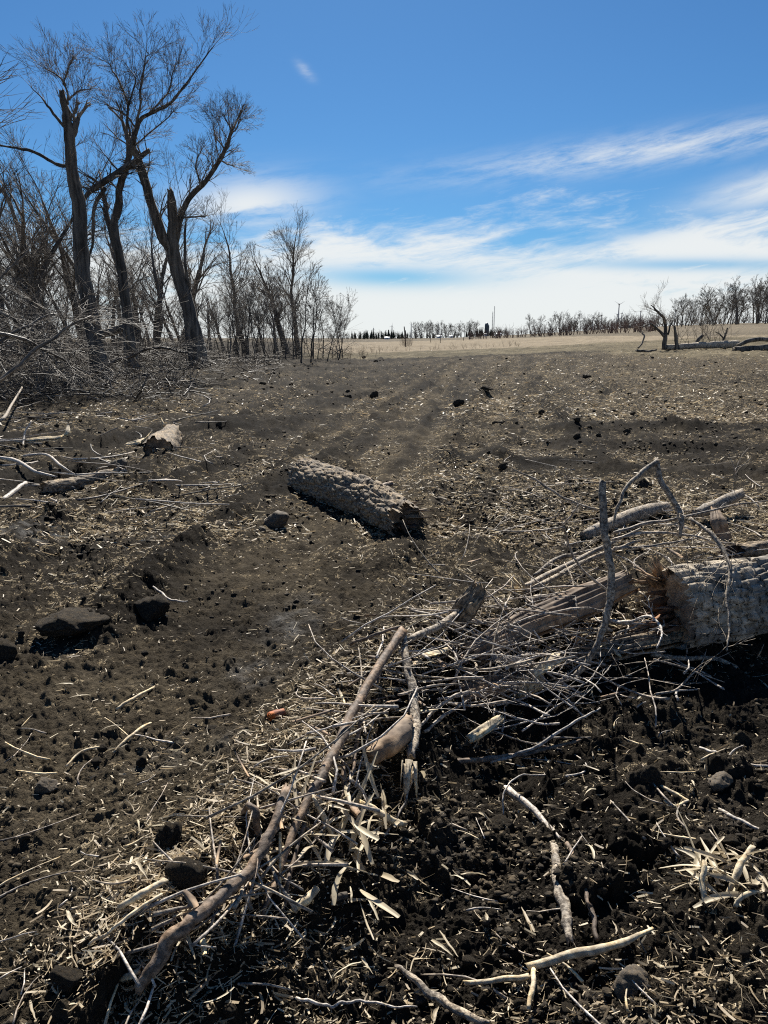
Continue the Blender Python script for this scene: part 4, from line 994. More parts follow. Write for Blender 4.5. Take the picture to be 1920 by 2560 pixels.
U('crooked side twig climbing left of the tall upright branch', [(1521, 1478), (1475, 1443), (1442, 1406), (1424, 1369), (1414, 1332), (1407, 1313), (1428, 1290), (1445, 1262)], [7, 7, 6, 6, 6, 6, 5, 3], 0, -.25, twigs=(6, (.05, .18), 1, .002))
U('long thin twig sloping up left to a clod beyond the upright branch', [(1493, 1274), (1445, 1260), (1400, 1240), (1340, 1200), (1266, 1163)], [6, 6, 6, 5, 2], .05, .3, twigs=(5, (.05, .2), 1, .002))
U('thin level twig reaching left at half height from the crooked side twig', [(1410, 1318), (1300, 1329), (1196, 1320)], [5, 4, 2], -.2, 0, twigs=(4, (.05, .2), 1, .002))
U('twig leaving the upright branch to the left above the split slab', [(1514, 1527), (1447, 1522), (1336, 1541), (1220, 1580), (1140, 1602)], [7, 7, 6, 5, 3], 0, -.3, twigs=(5, (.05, .2), 1, .002))
U('silvery twig arching down to the right in front of the hollow log', [(1517, 1550), (1568, 1555), (1619, 1541), (1647, 1559), (1656, 1583), (1642, 1620)], [8, 7, 7, 7, 6, 4], 0, -.5, mat='silver_bark', twigs=(3, (.08, .2), 1, .003))
U('left half of the tall arched branch standing above the straw', [(1530, 1323), (1544, 1267), (1568, 1216), (1605, 1179), (1643, 1152)], [6, 8, 10, 12, 14], .0, .25, mat='grey_bark')
U('right half of the arched branch, sloping down right from its broken peak', [(1642, 1154), (1656, 1211), (1684, 1253), (1702, 1295), (1700, 1341)], [14, 14, 15, 15, 8], .25, .1, mat='grey_bark', twigs=(4, (.05, .2), 1, .002))
U('long drooping branch crossing down in front of the pale hollow log', [(1725, 1295), (1776, 1332), (1809, 1378), (1825, 1425), (1818, 1494), (1823, 1564), (1818, 1625)], [8, 10, 11, 10, 8, 6, 3], .15, -.5, mat='grey_bark', twigs=(12, (.1, .4), 1, .002))
U('thin twig running right across the straw from the upright branch, uppermost', [(1535, 1332), (1614, 1309), (1707, 1295), (1823, 1267), (1930, 1250)], [8, 9, 7, 5, 3], .05, .4, twigs=(6, (.08, .25), 1, .002))
U('thin twig running level right across the straw below the uppermost one', [(1530, 1350), (1614, 1332), (1707, 1337), (1767, 1350), (1850, 1390)], [7, 8, 6, 4, 2], .05, .2, twigs=(5, (.08, .25), 1, .002))
U('third twig right of the upright branch, lowest of the three', [(1535, 1370), (1620, 1366), (1700, 1352), (1770, 1340)], [7, 6, 5, 2], .0, .2, twigs=(4, (.08, .25), 1, .002))
FS = [('upper fork of the splintered bough left of the upright branch', [(1310, 1474, .06), (1336, 1453, .09), (1447, 1397, .18), (1521, 1360, .24), (1600, 1322, .26)], [14, 13, 11, 10, 5]),
      ('middle fork of the splintered bough left of the upright branch', [(1320, 1480, .05), (1428, 1420, .12), (1512, 1383, .18), (1600, 1350, .2)], [14, 12, 10, 5]),
      ('thick lowest limb of the splintered bough, under the forks', [(1318, 1504, .04), (1360, 1498, .05), (1415, 1488, .06), (1450, 1486, .05)], [24, 24, 22, 16]),
      ('top fork of the splintered bough, nearest the straw', [(1335, 1440, .05), (1390, 1400, .10), (1440, 1385, .14), (1500, 1370, .16)], [10, 12, 10, 6])]
for lb, pts, w in FS: branch(lb, pts, w, 'grey_bark', sides=9, twigs=(4, (.1, .3), 1, .002))
sp = Q(1305, 1482, .04); e_ = empty('splintered_stub', sp-np.array((0, 0, .05)), 'yellow splintered stub end of the forked bough in the straw', 'wood')
splinters(e_, sp-np.array((0, 0, .05)), sp, (-.6, -.3, .3), 9, .16, .05, 'pale_wood', 1.2); splinters(e_, sp-np.array((0, 0, .05)), sp, (.2, -.6, -.2), 6, .14, .05, 'pale_wood', 1.0)
H = [('long brown stick leading down the heap towards the camera', [(1005, 1580, .20), (982, 1615, .20), (915, 1722, .19), (863, 1822, .18), (827, 1901, .17), (783, 1977, .14), (739, 2064, .11), (700, 2170, .07), (671, 2240, .05), (655, 2300, .03)], [26, 23, 23, 24, 25, 24, 20, 16, 14, 9], 'brown_bark'),
     ('thickest stick, gnarled, lying bottom left across the front of the heap', [(716, 1975, .20), (681, 2064, .17), (647, 2136, .14), (599, 2204, .11), (541, 2252, .09), (483, 2300, .07), (440, 2334, .06), (396, 2401, .04), (353, 2460, .02)], [20, 21, 22, 25, 27, 29, 33, 33, 26], 'brown_bark'),
     ('straight grey stick with a splintered lower end, upright on the heap', [(1010, 1588, .18), (1014, 1647, .17), (1028, 1718, .17), (1034, 1778, .17), (1036, 1838, .16), (1028, 1890, .15)], [15, 20, 22, 25, 28, 22], 'grey_bark'),
     ('dark reddish stick beside the long brown stick', [(905, 1760, .12), (893, 1850, .11), (878, 1930, .10), (850, 2000, .10)], [10, 10, 9, 6], 'brown_bark'),
     ('brown stick at the top of the heap pointing left', [(875, 1612, .10), (930, 1588, .16), (1005, 1566, .22)], [7, 9, 8], 'brown_bark'),
     ('mossy stick running up right from the peak of the heap', [(1020, 1602, .18), (1098, 1565, .16), (1150, 1530, .14), (1180, 1500, .12)], [16, 20, 18, 12], 'grey_bark'),
     ('long thin dark twig crossing the upper heap from left', [(1018, 1519, .10), (1117, 1551, .16), (1197, 1591, .20), (1292, 1650, .18)], [6, 7, 7, 4], 'twig_near'),
     ('curved silvery bough arching over the middle of the heap', [(1190, 1600, .14), (1225, 1625, .20), (1240, 1648, .22), (1290, 1650, .22), (1345, 1668, .18)], [12, 16, 17, 20, 18], 'silver_bark'),
     ('arched thin twig left of the heap centre', [(1050, 1814, .10), (1090, 1770, .15), (1149, 1734, .20), (1197, 1734, .20), (1229, 1765, .14)], [8, 8, 8, 7, 6], 'twig_near'),
     ('twig bent across the heap below the arched one', [(1060, 1830, .08), (1110, 1790, .12), (1180, 1745, .15)], [9, 9, 6], 'twig_near'),
     ('twig lying level across the grey stick with the splintered end', [(995, 1737, .19), (1058, 1720, .21), (1120, 1710, .21), (1160, 1712, .18)], [6, 7, 6, 4], 'twig_near'),
     ('short dead stick stuck in the front of the heap below the long brown stick', [(760, 2060, .10), (735, 2140, .09), (722, 2200, .08), (708, 2280, .04)], [11, 12, 13, 9], 'brown_bark'),
     ('pale twig dropping down the shaded hollow right of the heap', [(872, 1945, .12), (905, 1975, .10), (935, 2020, .06)], [9, 9, 6], 'silver_bark'),
     ('slender twig hanging down the shaded side of the heap', [(1035, 1930, .12), (1015, 2000, .08), (985, 2060, .05), (960, 2090, .04)], [5, 6, 7, 5], 'twig_near'),
     ('pale barkless stick slanting right below the heap', [(1270, 1972, .07), (1337, 2027, .06), (1403, 2098, .03)], [17, 16, 8], 'silver_bark'),
     ('wiry twig looped up out of the soil beside the pale stick', [(1258, 2060, .0), (1257, 1995, .10), (1298, 1953, .12), (1367, 1948, .05)], [4, 4, 4, 3], 'silver_bark'),
     ('thick short stick standing in the soil, lower right', [(1385, 2120, .05), (1390, 2160, .05), (1398, 2230, .04), (1416, 2289, .04), (1424, 2355, .02)], [18, 24, 26, 26, 18], 'grey_bark'),
     ('slim stick parallel to the thick short stick, on its right', [(1487, 2135, .04), (1475, 2220, .05), (1480, 2284, .04), (1492, 2350, .03)], [11, 14, 14, 11], 'brown_bark'),
     ('thin forked stick between the thick short stick and the slim one', [(1416, 2130, .03), (1455, 2220, .04), (1476, 2290, .03)], [10, 12, 8], 'brown_bark'),
     ('grey stick entering at the bottom edge, pointing up left', [(994, 2418, .03), (1050, 2462, .04), (1105, 2505, .04), (1215, 2560, .03)], [12, 18, 20, 20], 'grey_bark'),
     ('wavy pale root lying along the bottom edge', [(727, 2512, .02), (780, 2522, .03), (830, 2532, .02), (879, 2517, .03), (960, 2526, .03), (1042, 2534, .02)], [8, 8, 7, 7, 6, 4], 'silver_bark'),
     ('thin branch on the dark soil at the right edge, upper', [(1750, 1869, .03), (1790, 1884, .05), (1831, 1901, .04), (1925, 1915, .03)], [6, 8, 7, 6], 'silver_bark'),
     ('pale stick on the dark soil at the right edge, lower', [(1798, 2024, .03), (1850, 2052, .04), (1915, 2086, .03)], [9, 10, 8], 'silver_bark'),
     ('long level dark branch in the shade under the hollow log', [(1130, 1905, .04), (1220, 1898, .05), (1330, 1880, .06), (1450, 1850, .07)], [14, 14, 10, 6], 'brown_bark'),
     ('twig leaning out of the shade right of the heap', [(1225, 1905, .04), (1330, 1870, .08), (1440, 1805, .14), (1500, 1770, .16)], [8, 8, 7, 4], 'silver_bark'),
     ('knotted twig in the shade below the hollow log', [(1630, 1640, .06), (1700, 1652, .08), (1780, 1650, .08), (1840, 1672, .05), (1850, 1692, .03)], [12, 12, 12, 12, 7], 'grey_bark'),
     ('brown curved root sticking up at the left of the heap', [(610, 2030, .05), (625, 2015, .12), (640, 2045, .10), (645, 2090, .02)], [14, 16, 18, 16], 'brown_bark'),
     ('thin bent branch in the left middle ground by the dark clod', [(355, 1466, .03), (395, 1490, .05), (430, 1518, .03), (470, 1520, .02)], [5, 6, 6, 3], 'silver_bark'),
     ('silvery crooked branch at the left edge of the clearing', [(-20, 1143, .15), (39, 1151, .16), (89, 1178, .14), (140, 1192, .08)], [9, 9, 8, 5], 'silver_bark'),
     ('dark arching branch reaching in at the left edge', [(55, 968, .55), (30, 1010, .55), (8, 1045, .4), (-20, 1060, .3)], [4, 6, 9, 10], 'grey_bark'),
     ('thin arched branch in the litter at left beside the bark-covered rotting log', [(60, 1140, .10), (115, 1136, .14), (155, 1166, .10), (192, 1190, .04)], [6, 6, 6, 3], 'silver_bark'),
     ('pale stick propped in the litter at the left edge', [(5, 1254, .03), (35, 1232, .08), (64, 1210, .12)], [13, 13, 10], 'silver_bark'),
     ('short upright twig in the litter of the left edge', [(56, 1120, .04), (62, 1085, .20), (78, 1052, .34)], [5, 5, 3], 'silver_bark')]
for lb, pts, w, mt in H:
    if 'gnarled, lying' in lb: w = [x*1.15 for x in w]; pts = [(u, v, h+.035) for u, v, h in pts]
    pts = [(u, v, h*.75) for u, v, h in pts]
    fat = max(w) > 15
    branch(lb, pts, w, mt, sides=14 if fat else 7, bark=(.016, .0012) if fat else None, jag=1.4 if fat else .6, wob=.004, twigs=(3, (.04, .14), 0, .002) if fat and len(pts) > 4 else None)
e_p = Q(1024, 1905, .14); e_ = empty('torn_fibres', e_p-np.array((0, 0, .1)), 'pale torn fibres hanging at the lower end of the straight grey stick', 'wood')
splinters(e_, e_p-np.array((0, 0, .1)), e_p, (-.03, -.3, -.45), 7, .16, .035, 'pale_wood', .4)
lying('wood_chunk', 'curved brown chunk of root wood in the middle of the heap', 'wood', [(925, 1895, .06), (965, 1868, .09), (1005, 1835, .12), (1018, 1800, .14)], [40, 54, 52, 30], M['old_wood'], sides=22, bark=(.03, .005), jag=.5)
slab('bark_chunk', 'upright chunk of dark bark with a grey cut face at the top of the heap', [(1140, 1560, .05), (1168, 1515, .16), (1195, 1480, .22)], [50, 62, 44], .035, 'log_bark', 'bark', (0, -.6), groove=.02)
slab('wood_slab', 'pale fresh-split slab lying on the shaded right side of the heap', [(1175, 1848, .09), (1210, 1825, .12), (1250, 1797, .14)], [24, 28, 20], .012, 'pale_wood', 'slab', (0, -.5), n=10, groove=.003)
slab('wood_slab', 'pale torn piece of wood behind the silvery bent bough', [(1330, 1690, .14), (1360, 1665, .17), (1395, 1645, .19)], [22, 34, 30], .015, 'pale_wood', 'slab', (0, -.6), n=10, groove=.004)
slab('wood_slab', 'pale yellowish split stick at the head of the heap', [(1055, 1640, .15), (1085, 1634, .15), (1118, 1624, .15)], [12, 15, 10], .008, 'pale_wood', 'slab', (0, -.5), n=8, groove=.003)
slab('wood_slab', 'pale broken branch with an upturned end in the left clearing', [(42, 1106, .05), (100, 1099, .10), (150, 1095, .14), (168, 1085, .22), (170, 1066, .30)], [9, 15, 15, 14, 8], .03, 'pale_wood', 'slab', (0, -.4), n=10, groove=.008)
slab('wood_slab', 'pale flat splinter left of the torn stump chunk', [(320, 1112, .05), (345, 1106, .08), (362, 1098, .10)], [16, 18, 10], .02, 'pale_wood', 'slab', (0, -.5), n=8)
slab('wood_slab', 'pale upright splinter leaning on the torn stump chunk', [(352, 1108, .05), (366, 1096, .14), (378, 1084, .22)], [14, 16, 12], .02, 'pale_wood', 'slab', (0, -.5), n=8)
st, P_, R_, o_ = log_thing('stump_chunk', 'torn stump chunk with rotten fibrous end in the left clearing', (396, 1126, .14), (424, 1098, .15), [70, 66], sides=40, per=10, jag=1.3, ends='old_wood', bark=(.05, .03))
splinters(st, o_, P_[0], P_[0]-P_[5], 12, .16, .12, 'old_wood', .5); splinters(st, o_, P_[-1], P_[-1]-P_[-5]+np.array((-.1, 0, .12)), 8, .25, .12, 'pale_wood', .5)
log_thing('rotting_log', 'low rotting log half buried in litter in the left clearing', (120, 1222, .08), (296, 1186, .08), [42, 34], sides=40, per=24, jag=.8, bark=(.06, .018), bend=(210, 1206, .07))

# ------------------------------------------------------------------ clods
random.seed(91)
def clod_mesh(name, seed, sub=4, amp=.22):
    import bmesh
    bm = bmesh.new(); bmesh.ops.create_icosphere(bm, subdivisions=sub, radius=1)
    co = np.array([v.co[:] for v in bm.verts]); s_ = seed*7.3
    rs = np.random.RandomState(seed); pn = rs.randn(15, 3); pn /= np.linalg.norm(pn, axis=1, keepdims=True); pd_ = .62+.38*rs.rand(15)
    dots = co@pn.T; rr = np.where(dots > .05, pd_[None]/np.maximum(dots, .05), 9).min(1); rr = np.minimum(rr, 1.25)
    n = rr-1+amp*.5*perlin(co[:, 0]*2.5+co[:, 2]*2+s_, co[:, 1]*2.5-co[:, 2]*2, seed+1)+.10*perlin(co[:, 0]*7+co[:, 2]*6, co[:, 1]*7-co[:, 2]*6, seed+2)+.09*np.abs(perlin(co[:, 0]*13+co[:, 2]*11, co[:, 1]*13-co[:, 2]*12, seed+3))+.04*perlin(co[:, 0]*27+co[:, 2]*23, co[:, 1]*27-co[:, 2]*25, seed+4)
    for v, k in zip(bm.verts, n): v.co *= 1+k
    me = bpy.data.meshes.new(name); bm.to_mesh(me); bm.free(); me.polygons.foreach_set('use_smooth', np.ones(len(me.polygons), bool)); return me
def clod(label, u, v, wpx, hpx, mat='clod', name='soil_clod', cat='clod', dz=.3, group=None, me=None):
    p = Q(u, v+hpx*.45); k = dist_of(p)/F; r = wpx*.5*k; h = hpx*.55*k
    z = gz(p[0], p[1]+r*.5)
    o = link(name, me or clod_mesh(name, random.randint(0, 999)), M[mat], None, (p[0], p[1]+r*.5, z+h*dz)); o.scale = (r, r*.8, h); o.rotation_euler = (0, 0, random.uniform(-.4, .4))
    return tag(o, label, cat, group)
clod('rounded black clod casting a shadow, left of centre in the bare soil', 374, 1529, 88, 66)
clod('long low black clod at the left, below the rounded black one', 154, 1588, 165, 58)
clod('dark clod cut off by the left edge', 0, 1630, 60, 70)
clod('angular grey-brown stone by the low rotting log', 293, 1178, 40, 36, 'stone', 'field_stone', 'stone')
clod('black cube-like clod with a wet top, lower right', 1609, 1963, 82, 70)
clod('smooth brown stone on the soil at the right', 1801, 1966, 60, 42, 'stone', 'field_stone', 'stone')
clod('dark clod above the corn husk bundle at right', 1768, 2125, 66, 50)
clod('dark clod right beside the clod above the husk bundle', 1826, 2118, 46, 36)
clod('dark rounded clod under the wiry looped twig', 1245, 2072, 70, 50)
clod('flat brown stone lying in the soil, lower left', 105, 1975, 58, 36, 'stone', 'field_stone', 'stone')
clod('black shadowed clod right of the flat brown stone', 415, 2090, 78, 80)
clod('black clod between the gnarled thick stick and the corn stalks', 460, 2200, 100, 70)
clod('black clod near the bottom left corner', 165, 2450, 80, 60)
clod('round brown lump of old wood near the bottom right', 1580, 2470, 100, 70, 'stone', 'wood_lump', 'wood')
clod('brown lump of earth left of the short log', 686, 1304, 72, 40, 'stone', 'soil_clod')
clod('small stone just below the lump left of the short log', 655, 1325, 26, 18, 'stone', 'field_stone', 'stone')
clod('lone dark clod on the track, well behind the short log', 1148, 998, 24, 18)
clod('flat dark clod right of the lone clod on the track', 1215, 986, 34, 14)
clod('dark clod far along the track beyond the lone clod', 1468, 932, 20, 14)
clod('dark clod in the tracked soil left of the lone clod', 935, 982, 24, 20)
clod('dark pointed clod beyond the straw at the tip of the long thin twig', 1258, 1170, 22, 28)
clod('charred looking lump behind the arched branch', 1608, 1210, 42, 36)
pool = [clod_mesh('soil_clod', 500+i, 3, .3) for i in range(8)]
def scatter_clods(n, reg, wr, lb, grp):
    for _ in range(n):
        u, v = reg(); w = (wr[0]+(wr[1]-wr[0])*random.random()**2.2)*.72*(.35+.65*((v-845)/1700)**.6)
        clod(lb, u, v, w, w*random.uniform(.55, .8), group=grp, me=random.choice(pool), dz=random.uniform(.15, .5))
scatter_clods(75, lambda: (random.uniform(-40, 1960), random.uniform(1750, 2600)), (24, 66), 'crumbly dark clod of earth in the loose soil near the camera', 'clods in the near soil')
scatter_clods(55, lambda: (random.uniform(-40, 620), random.uniform(1020, 1700)), (16, 42), 'dark clod of earth lying on the soil of the left clearing', 'clods in the left clearing')
scatter_clods(45, lambda: (random.uniform(1200, 1960), random.uniform(1020, 1130)), (22, 50), 'black clod turned up along the dark ruts at right', 'clods along the ruts')
scatter_clods(8, lambda: (random.choice([random.uniform(820, 1200), random.uniform(1240, 1640)]), random.uniform(886, 900)), (16, 40), 'black clod on the turned crest of soil before the field', 'clods on the crest')
scatter_clods(20, lambda: (random.uniform(520, 900), random.uniform(900, 1010)), (20, 50), 'dark clod on the churned soil before the saplings', 'clods before the saplings')

# ------------------------------------------------------------------ straw, sticks, husks
random.seed(101); RS.seed(101)
def region_points(n, rmin, rmax, amax=.62, w=None):
    """points spread evenly in the field of view, thinned by w(x, y)"""
    X, Y = [], []; tot = 0
    while tot < n:
        r = 1/(1/rmax+(1/rmin-1/rmax)*RS.rand(60000)); a = (RS.rand(60000)*2-1)*amax
        x = r*np.sin(a); y = r*np.cos(a)
        keep = RS.rand(60000) < w(x, y); X.append(x[keep]); Y.append(y[keep]); tot += keep.sum()
    return np.concatenate(X)[:n], np.concatenate(Y)[:n]
def straw_w(x, y):
    z = zones(x, y); d, s_ = pl_dist(x, y, PILE)
    return np.clip(z['straw']**1.4*1.15+.8*np.exp(-(d/(.085*np.hypot(x, y)+.05))**2), 0, 1)*(1-z['tan'])
def straw_mesh(n, rmin, rmax, L, Wd, amax=.62, curl=.2, lift=.004, wf=straw_w):
    x, y = region_points(n, rmin, rmax, amax, wf)
    l = L[0]+(L[1]-L[0])*RS.rand(n)**2.2; w = Wd[0]+(Wd[1]-Wd[0])*RS.rand(n)**2
    an = RS.rand(n)*2*math.pi; dx, dy = np.cos(an), np.sin(an)
    tilt = RS.randn(n)*.22; bend = RS.randn(n)*curl; twist = RS.rand(n)*math.pi
    ts = np.array([-.5, -.15, .2, .5]); V = np.zeros((n, 4, 2, 3))
    z0 = hz(x, y)+disp(x, y)+lift+.004
    for i, t in enumerate(ts):
        s_ = l*t; off = bend*l*(t*t*2)
        cx = x+dx*s_-dy*off*.6; cy = y+dy*s_+dx*off*.6; cz = z0+np.sin(tilt)*s_+np.abs(np.sin(tilt))*l*.25+np.abs(bend)*l*.15*(t*t*4)
        wn = np.cos(twist+t*bend*2)*.9; wz = np.sin(twist+t*bend*2)*.75; ww = w*(.5 if i in (0, 3) else .55)
        for j, sg in ((0, -1), (1, 1)):
            V[:, i, j, 0] = cx-dy*wn*ww*sg; V[:, i, j, 1] = cy+dx*wn*ww*sg; V[:, i, j, 2] = cz+wz*ww*sg
    idx = np.arange(n*8).reshape(n, 4, 2); q = np.stack([idx[:, :-1, 0], idx[:, :-1, 1], idx[:, 1:, 1], idx[:, 1:, 0]], -1).reshape(-1, 4)
    tone = np.repeat(np.clip(RS.beta(.95, 1.35, n), 0, 1), 8)
    return mesh_np('straw', V.reshape(-1, 3), q, None, True, {'tone': tone})
for args in ((15000, 1.25, 6.5, (.005, .075), (.0015, .0075)), (21000, 6.0, 16, (.012, .11), (.004, .016)), (15000, 15, 48, (.03, .16), (.010, .035))):
    tag(link('straw', straw_mesh(*args), M['straw']), kind='stuff')
tag(link('chaff', straw_mesh(12000, 1.25, 7.5, (.004, .034), (.0018, .0065), wf=lambda a, b: np.clip(.4+.6*perlin(a*2.2, b*2.2, 311)+.5*perlin(a*7, b*7, 312), .04, 1)), M['straw']), kind='stuff')
# crumbs of soil
def crumbs(n, rmin, rmax, r0, r1):
    x, y = region_points(n, rmin, rmax, .6, lambda a, b: rough_mask(a, b)*sstep(perlin(a*.9, b*.5, 301)+.5*perlin(a*3, b*2, 302), -.15, .5))
    t = (1+5**.5)/2; ico = np.array([(-1, t, 0), (1, t, 0), (-1, -t, 0), (1, -t, 0), (0, -1, t), (0, 1, t), (0, -1, -t), (0, 1, -t), (t, 0, -1), (t, 0, 1), (-t, 0, -1), (-t, 0, 1)])/1.9
    fc = np.array([(0, 11, 5), (0, 5, 1), (0, 1, 7), (0, 7, 10), (0, 10, 11), (1, 5, 9), (5, 11, 4), (11, 10, 2), (10, 7, 6), (7, 1, 8), (3, 9, 4), (3, 4, 2), (3, 2, 6), (3, 6, 8), (3, 8, 9), (4, 9, 5), (2, 4, 11), (6, 2, 10), (8, 6, 7), (9, 8, 1)])
    r = r0+(r1-r0)*RS.rand(n)**3; V = ico[None]*(1+.45*RS.randn(n, 12, 1))*r[:, None, None]; V[:, :, 2] *= .55
    V += np.stack([x, y, hz(x, y)+disp(x, y)+r*.3], 1)[:, None]
    tag(link('soil_crumbs', mesh_np('soil_crumbs', V.reshape(-1, 3), None, (fc[None]+np.arange(n)[:, None, None]*12).reshape(-1, 3), True), M['clod']), kind='stuff')
crumbs(7500, 1.25, 8, .003, .015); crumbs(5000, 6, 18, .008, .030); crumbs(1600, 16, 46, .012, .05)

# twigs of the heap, each its own object
random.seed(111)
pile_px = [(480, 2380), (640, 2200), (760, 2040), (880, 1880), (1000, 1740), (1120, 1660), (1260, 1640), (1420, 1620), (1560, 1640)]
def pile_uv(sp=70):
    t = random.random()**.8*(len(pile_px)-1.001); i = int(t); f = t-i
    return pile_px[i][0]*(1-f)+pile_px[i+1][0]*f+random.gauss(0, sp), pile_px[i][1]*(1-f)+pile_px[i+1][1]*f+random.gauss(0, sp*.8)
def stick_at(p, L, r, name, lb, cat, grp, mat, h=.05, pitch=.2, k=5, wob=.05, ang=None):
    a = random.uniform(0, math.pi) if ang is None else ang; pts = []
    pz = random.gauss(0, pitch); d = np.array((math.cos(a), math.sin(a), math.sin(pz))); c = np.array((p[0], p[1], max(p[2], gz(p[0], p[1]))+h+abs(math.sin(pz))*L*.35))
    bend = np.array((-d[1], d[0], 0))*random.gauss(0, .1)*L
    for t in np.linspace(-.5, .5, k): pts.append(c+d*L*t+bend*(1-4*t*t)+RS.randn(3)*wob*L*.15)
    P, R = smooth_pl(pts, np.linspace(r, r*.45, k), random.choice((1, 1, 2)))
    org = P.mean(0); mb = MB(); mb.tube(P, R, 6, jag=r*.7)
    return tag(link(name, mb.mesh(name, org), M[mat], None, org), lb, cat, grp)
for k in range(205):
    u, v = pile_uv(75) if k < 130 else (random.uniform(1050, 1800), random.uniform(1420, 1800))
    p = Q(u, v, .02); L = random.uniform(.12, .55); mt = random.choice(['twig_near', 'twig_near', 'grey_bark', 'silver_bark'])
    where = 'beside the gnarled thick stick low in the heap' if u < 650 else 'beside the long brown stick in the heap' if u < 900 else 'around the straight grey stick with the splintered end' if u < 1080 else 'over the split slabs left of the hollow log' if u < 1450 else 'under and before the hollow log'
    how = ('long ' if L > .36 else 'short ' if L < .22 else '')+{'twig_near': 'brown', 'grey_bark': 'grey', 'silver_bark': 'pale silvery'}[mt]
    stick_at(p, L, random.uniform(.0025, .0065), 'dead_twig', how+' twig tangled '+where, 'twig', how+' twigs '+where, mt, h=random.uniform(.0, .13)*(.2 if u < 720 else 1), pitch=.28)
for k in range(40):
    p = Q(random.uniform(1250, 1960), random.uniform(1150, 1420)); stick_at(p, random.uniform(.2, .8), random.uniform(.003, .008), 'dry_twig', 'thin dead twig lying in the straw behind the hollow log', 'twig', 'twigs in the straw', random.choice(['twig_near', 'silver_bark']), h=.03, pitch=.12)
for k in range(90):
    p = Q(random.uniform(-20, 560), random.uniform(960, 1300)); stick_at(p, random.uniform(.3, 1.1), random.uniform(.005, .014), 'broken_stick', 'grey dead twig in the woody litter of the left clearing', 'twig', 'twigs of the left clearing', random.choice(['twig_near', 'silver_bark', 'brush']), h=.03, pitch=.14)
for k in range(70):
    p = Q(random.choice([random.uniform(-20, 700), random.uniform(1100, 1940)]), random.uniform(1750, 2560)); stick_at(p, random.uniform(.06, .28), random.uniform(.002, .005), 'small_twig', 'small twig lying on the bare dark soil near the camera', 'twig', 'twigs on the near soil', random.choice(['twig_near', 'silver_bark', 'pale_wood']), h=.01, pitch=.12)
for k in range(46):
    p = Q(random.gauss(1300, 130), random.gauss(1690, 75), .02); a = random.choice([random.gauss(.35, .35), random.gauss(2.6, .4)])
    L = random.uniform(.35, .85); d = np.array((math.cos(a), math.sin(a), random.gauss(.12, .2))); c = np.array((p[0], p[1], gz(p[0], p[1])+random.uniform(.03, .16)))
    sd_ = np.array((-d[1], d[0], .3))*random.gauss(0, .12)*L; pts = [c+d*L*t+sd_*(1-4*t*t)+RS.randn(3)*.012 for t in (-.5, -.25, 0, .25, .5)]
    P, R = smooth_pl(pts, np.linspace(1, .35, 5)*random.uniform(.003, .0075), 4, .002); root = empty('dead_branchlet', c, 'slender grey branchlet with side twigs in the tangle left of the hollow log', 'branch', 'branchlets of the tangle')
    mt = M[random.choice(['silver_bark', 'twig_near', 'silver_bark'])]; mb = MB(); mb.tube(P, R, 7, jag=.004); link('stem', mb.mesh('stem', c), mt, root)
    out = []; along(P, R, out, random.randint(3, 6), (.08, .28), 0, .15, up=0, spread=.9, lift=.15, rk=.6, rmin=.0016, wig=.15); tag(link('twigs', twigs_mesh('twigs', out, c), mt, root), kind='stuff')
for k in range(130):
    u, v = pile_uv(80) if k < 105 else (random.uniform(1150, 1900), random.uniform(1400, 1700)); p = Q(u, v, .02); a = random.uniform(0, 6.28); L = random.uniform(.05, .16); w = random.uniform(.004, .014)
    d = np.array((math.cos(a), math.sin(a), random.gauss(0, .25))); sd_ = np.array((-d[1], d[0], random.gauss(0, .4))); n_ = np.cross(d, sd_); c = np.array((p[0], p[1], gz(p[0], p[1])+random.uniform(.01, .09)))
    V = [c+d*L*t+sd_*w*b*(1-.55*abs(t+.1))+n_*w*.35*q for t in (-.5, -.1, .25, .5) for b, q in ((-1, 0), (-.1, 1), (1, .1), (.2, -.6))]; V = np.array(V)+RS.randn(16, 3)*w*.12; idx = np.arange(16).reshape(4, 4); nx = np.roll(idx, -1, 1)
    mb = MB(); mb.add(V, list(np.stack([idx[:-1], nx[:-1], nx[1:], idx[1:]], -1).reshape(-1, 4))+[tuple(idx[0]), tuple(idx[3][::-1])])
    tag(link('wood_chip', mb.mesh('wood_chip', c, False), M[random.choice(['pale_wood', 'old_wood', 'old_wood', 'brown_bark'])], None, c), 'torn splinter of wood lying in the branch heap', 'wood chip', 'splinters of wood in the heap')
def blade(pts, w, name, lb, cat, grp=None, fold=.35, per=5, mat='husk'):
    """a dry corn leaf or split stalk: long ribbon folded along its midrib"""
    P, R = smooth_pl(np.array(pts), np.array(w), per, .001); n = len(P)
    T = np.gradient(P, axis=0); T /= np.linalg.norm(T, axis=1, keepdims=True); tw = np.linspace(0, random.gauss(0, .9), n)+random.uniform(-.6, .6)
    S_ = np.cross(T, (0, 0, 1.)); S_ /= np.linalg.norm(S_, axis=1, keepdims=True)+1e-9; U_ = np.cross(S_, T)
    A = S_*np.cos(tw)[:, None]+U_*np.sin(tw)[:, None]; B_ = np.cross(A, T)
    V = np.stack([P-A*R[:, None]+B_*R[:, None]*fold, P-A*R[:, None]*.45+B_*R[:, None]*fold*.3, P, P+A*R[:, None]*.45+B_*R[:, None]*fold*.3, P+A*R[:, None]+B_*R[:, None]*fold], 1); org = P.mean(0)
    idx = np.arange(n*5).reshape(n, 5); q = np.stack([idx[:-1, :-1], idx[:-1, 1:], idx[1:, 1:], idx[1:, :-1]], -1).reshape(-1, 4)
    me = mesh_np(name, V.reshape(-1, 3)-org, q, None, True, {'tone': np.full(n*5, random.betavariate(2.5, 2))})
    return tag(link(name, me, M[mat], None, org), lb, cat, grp)
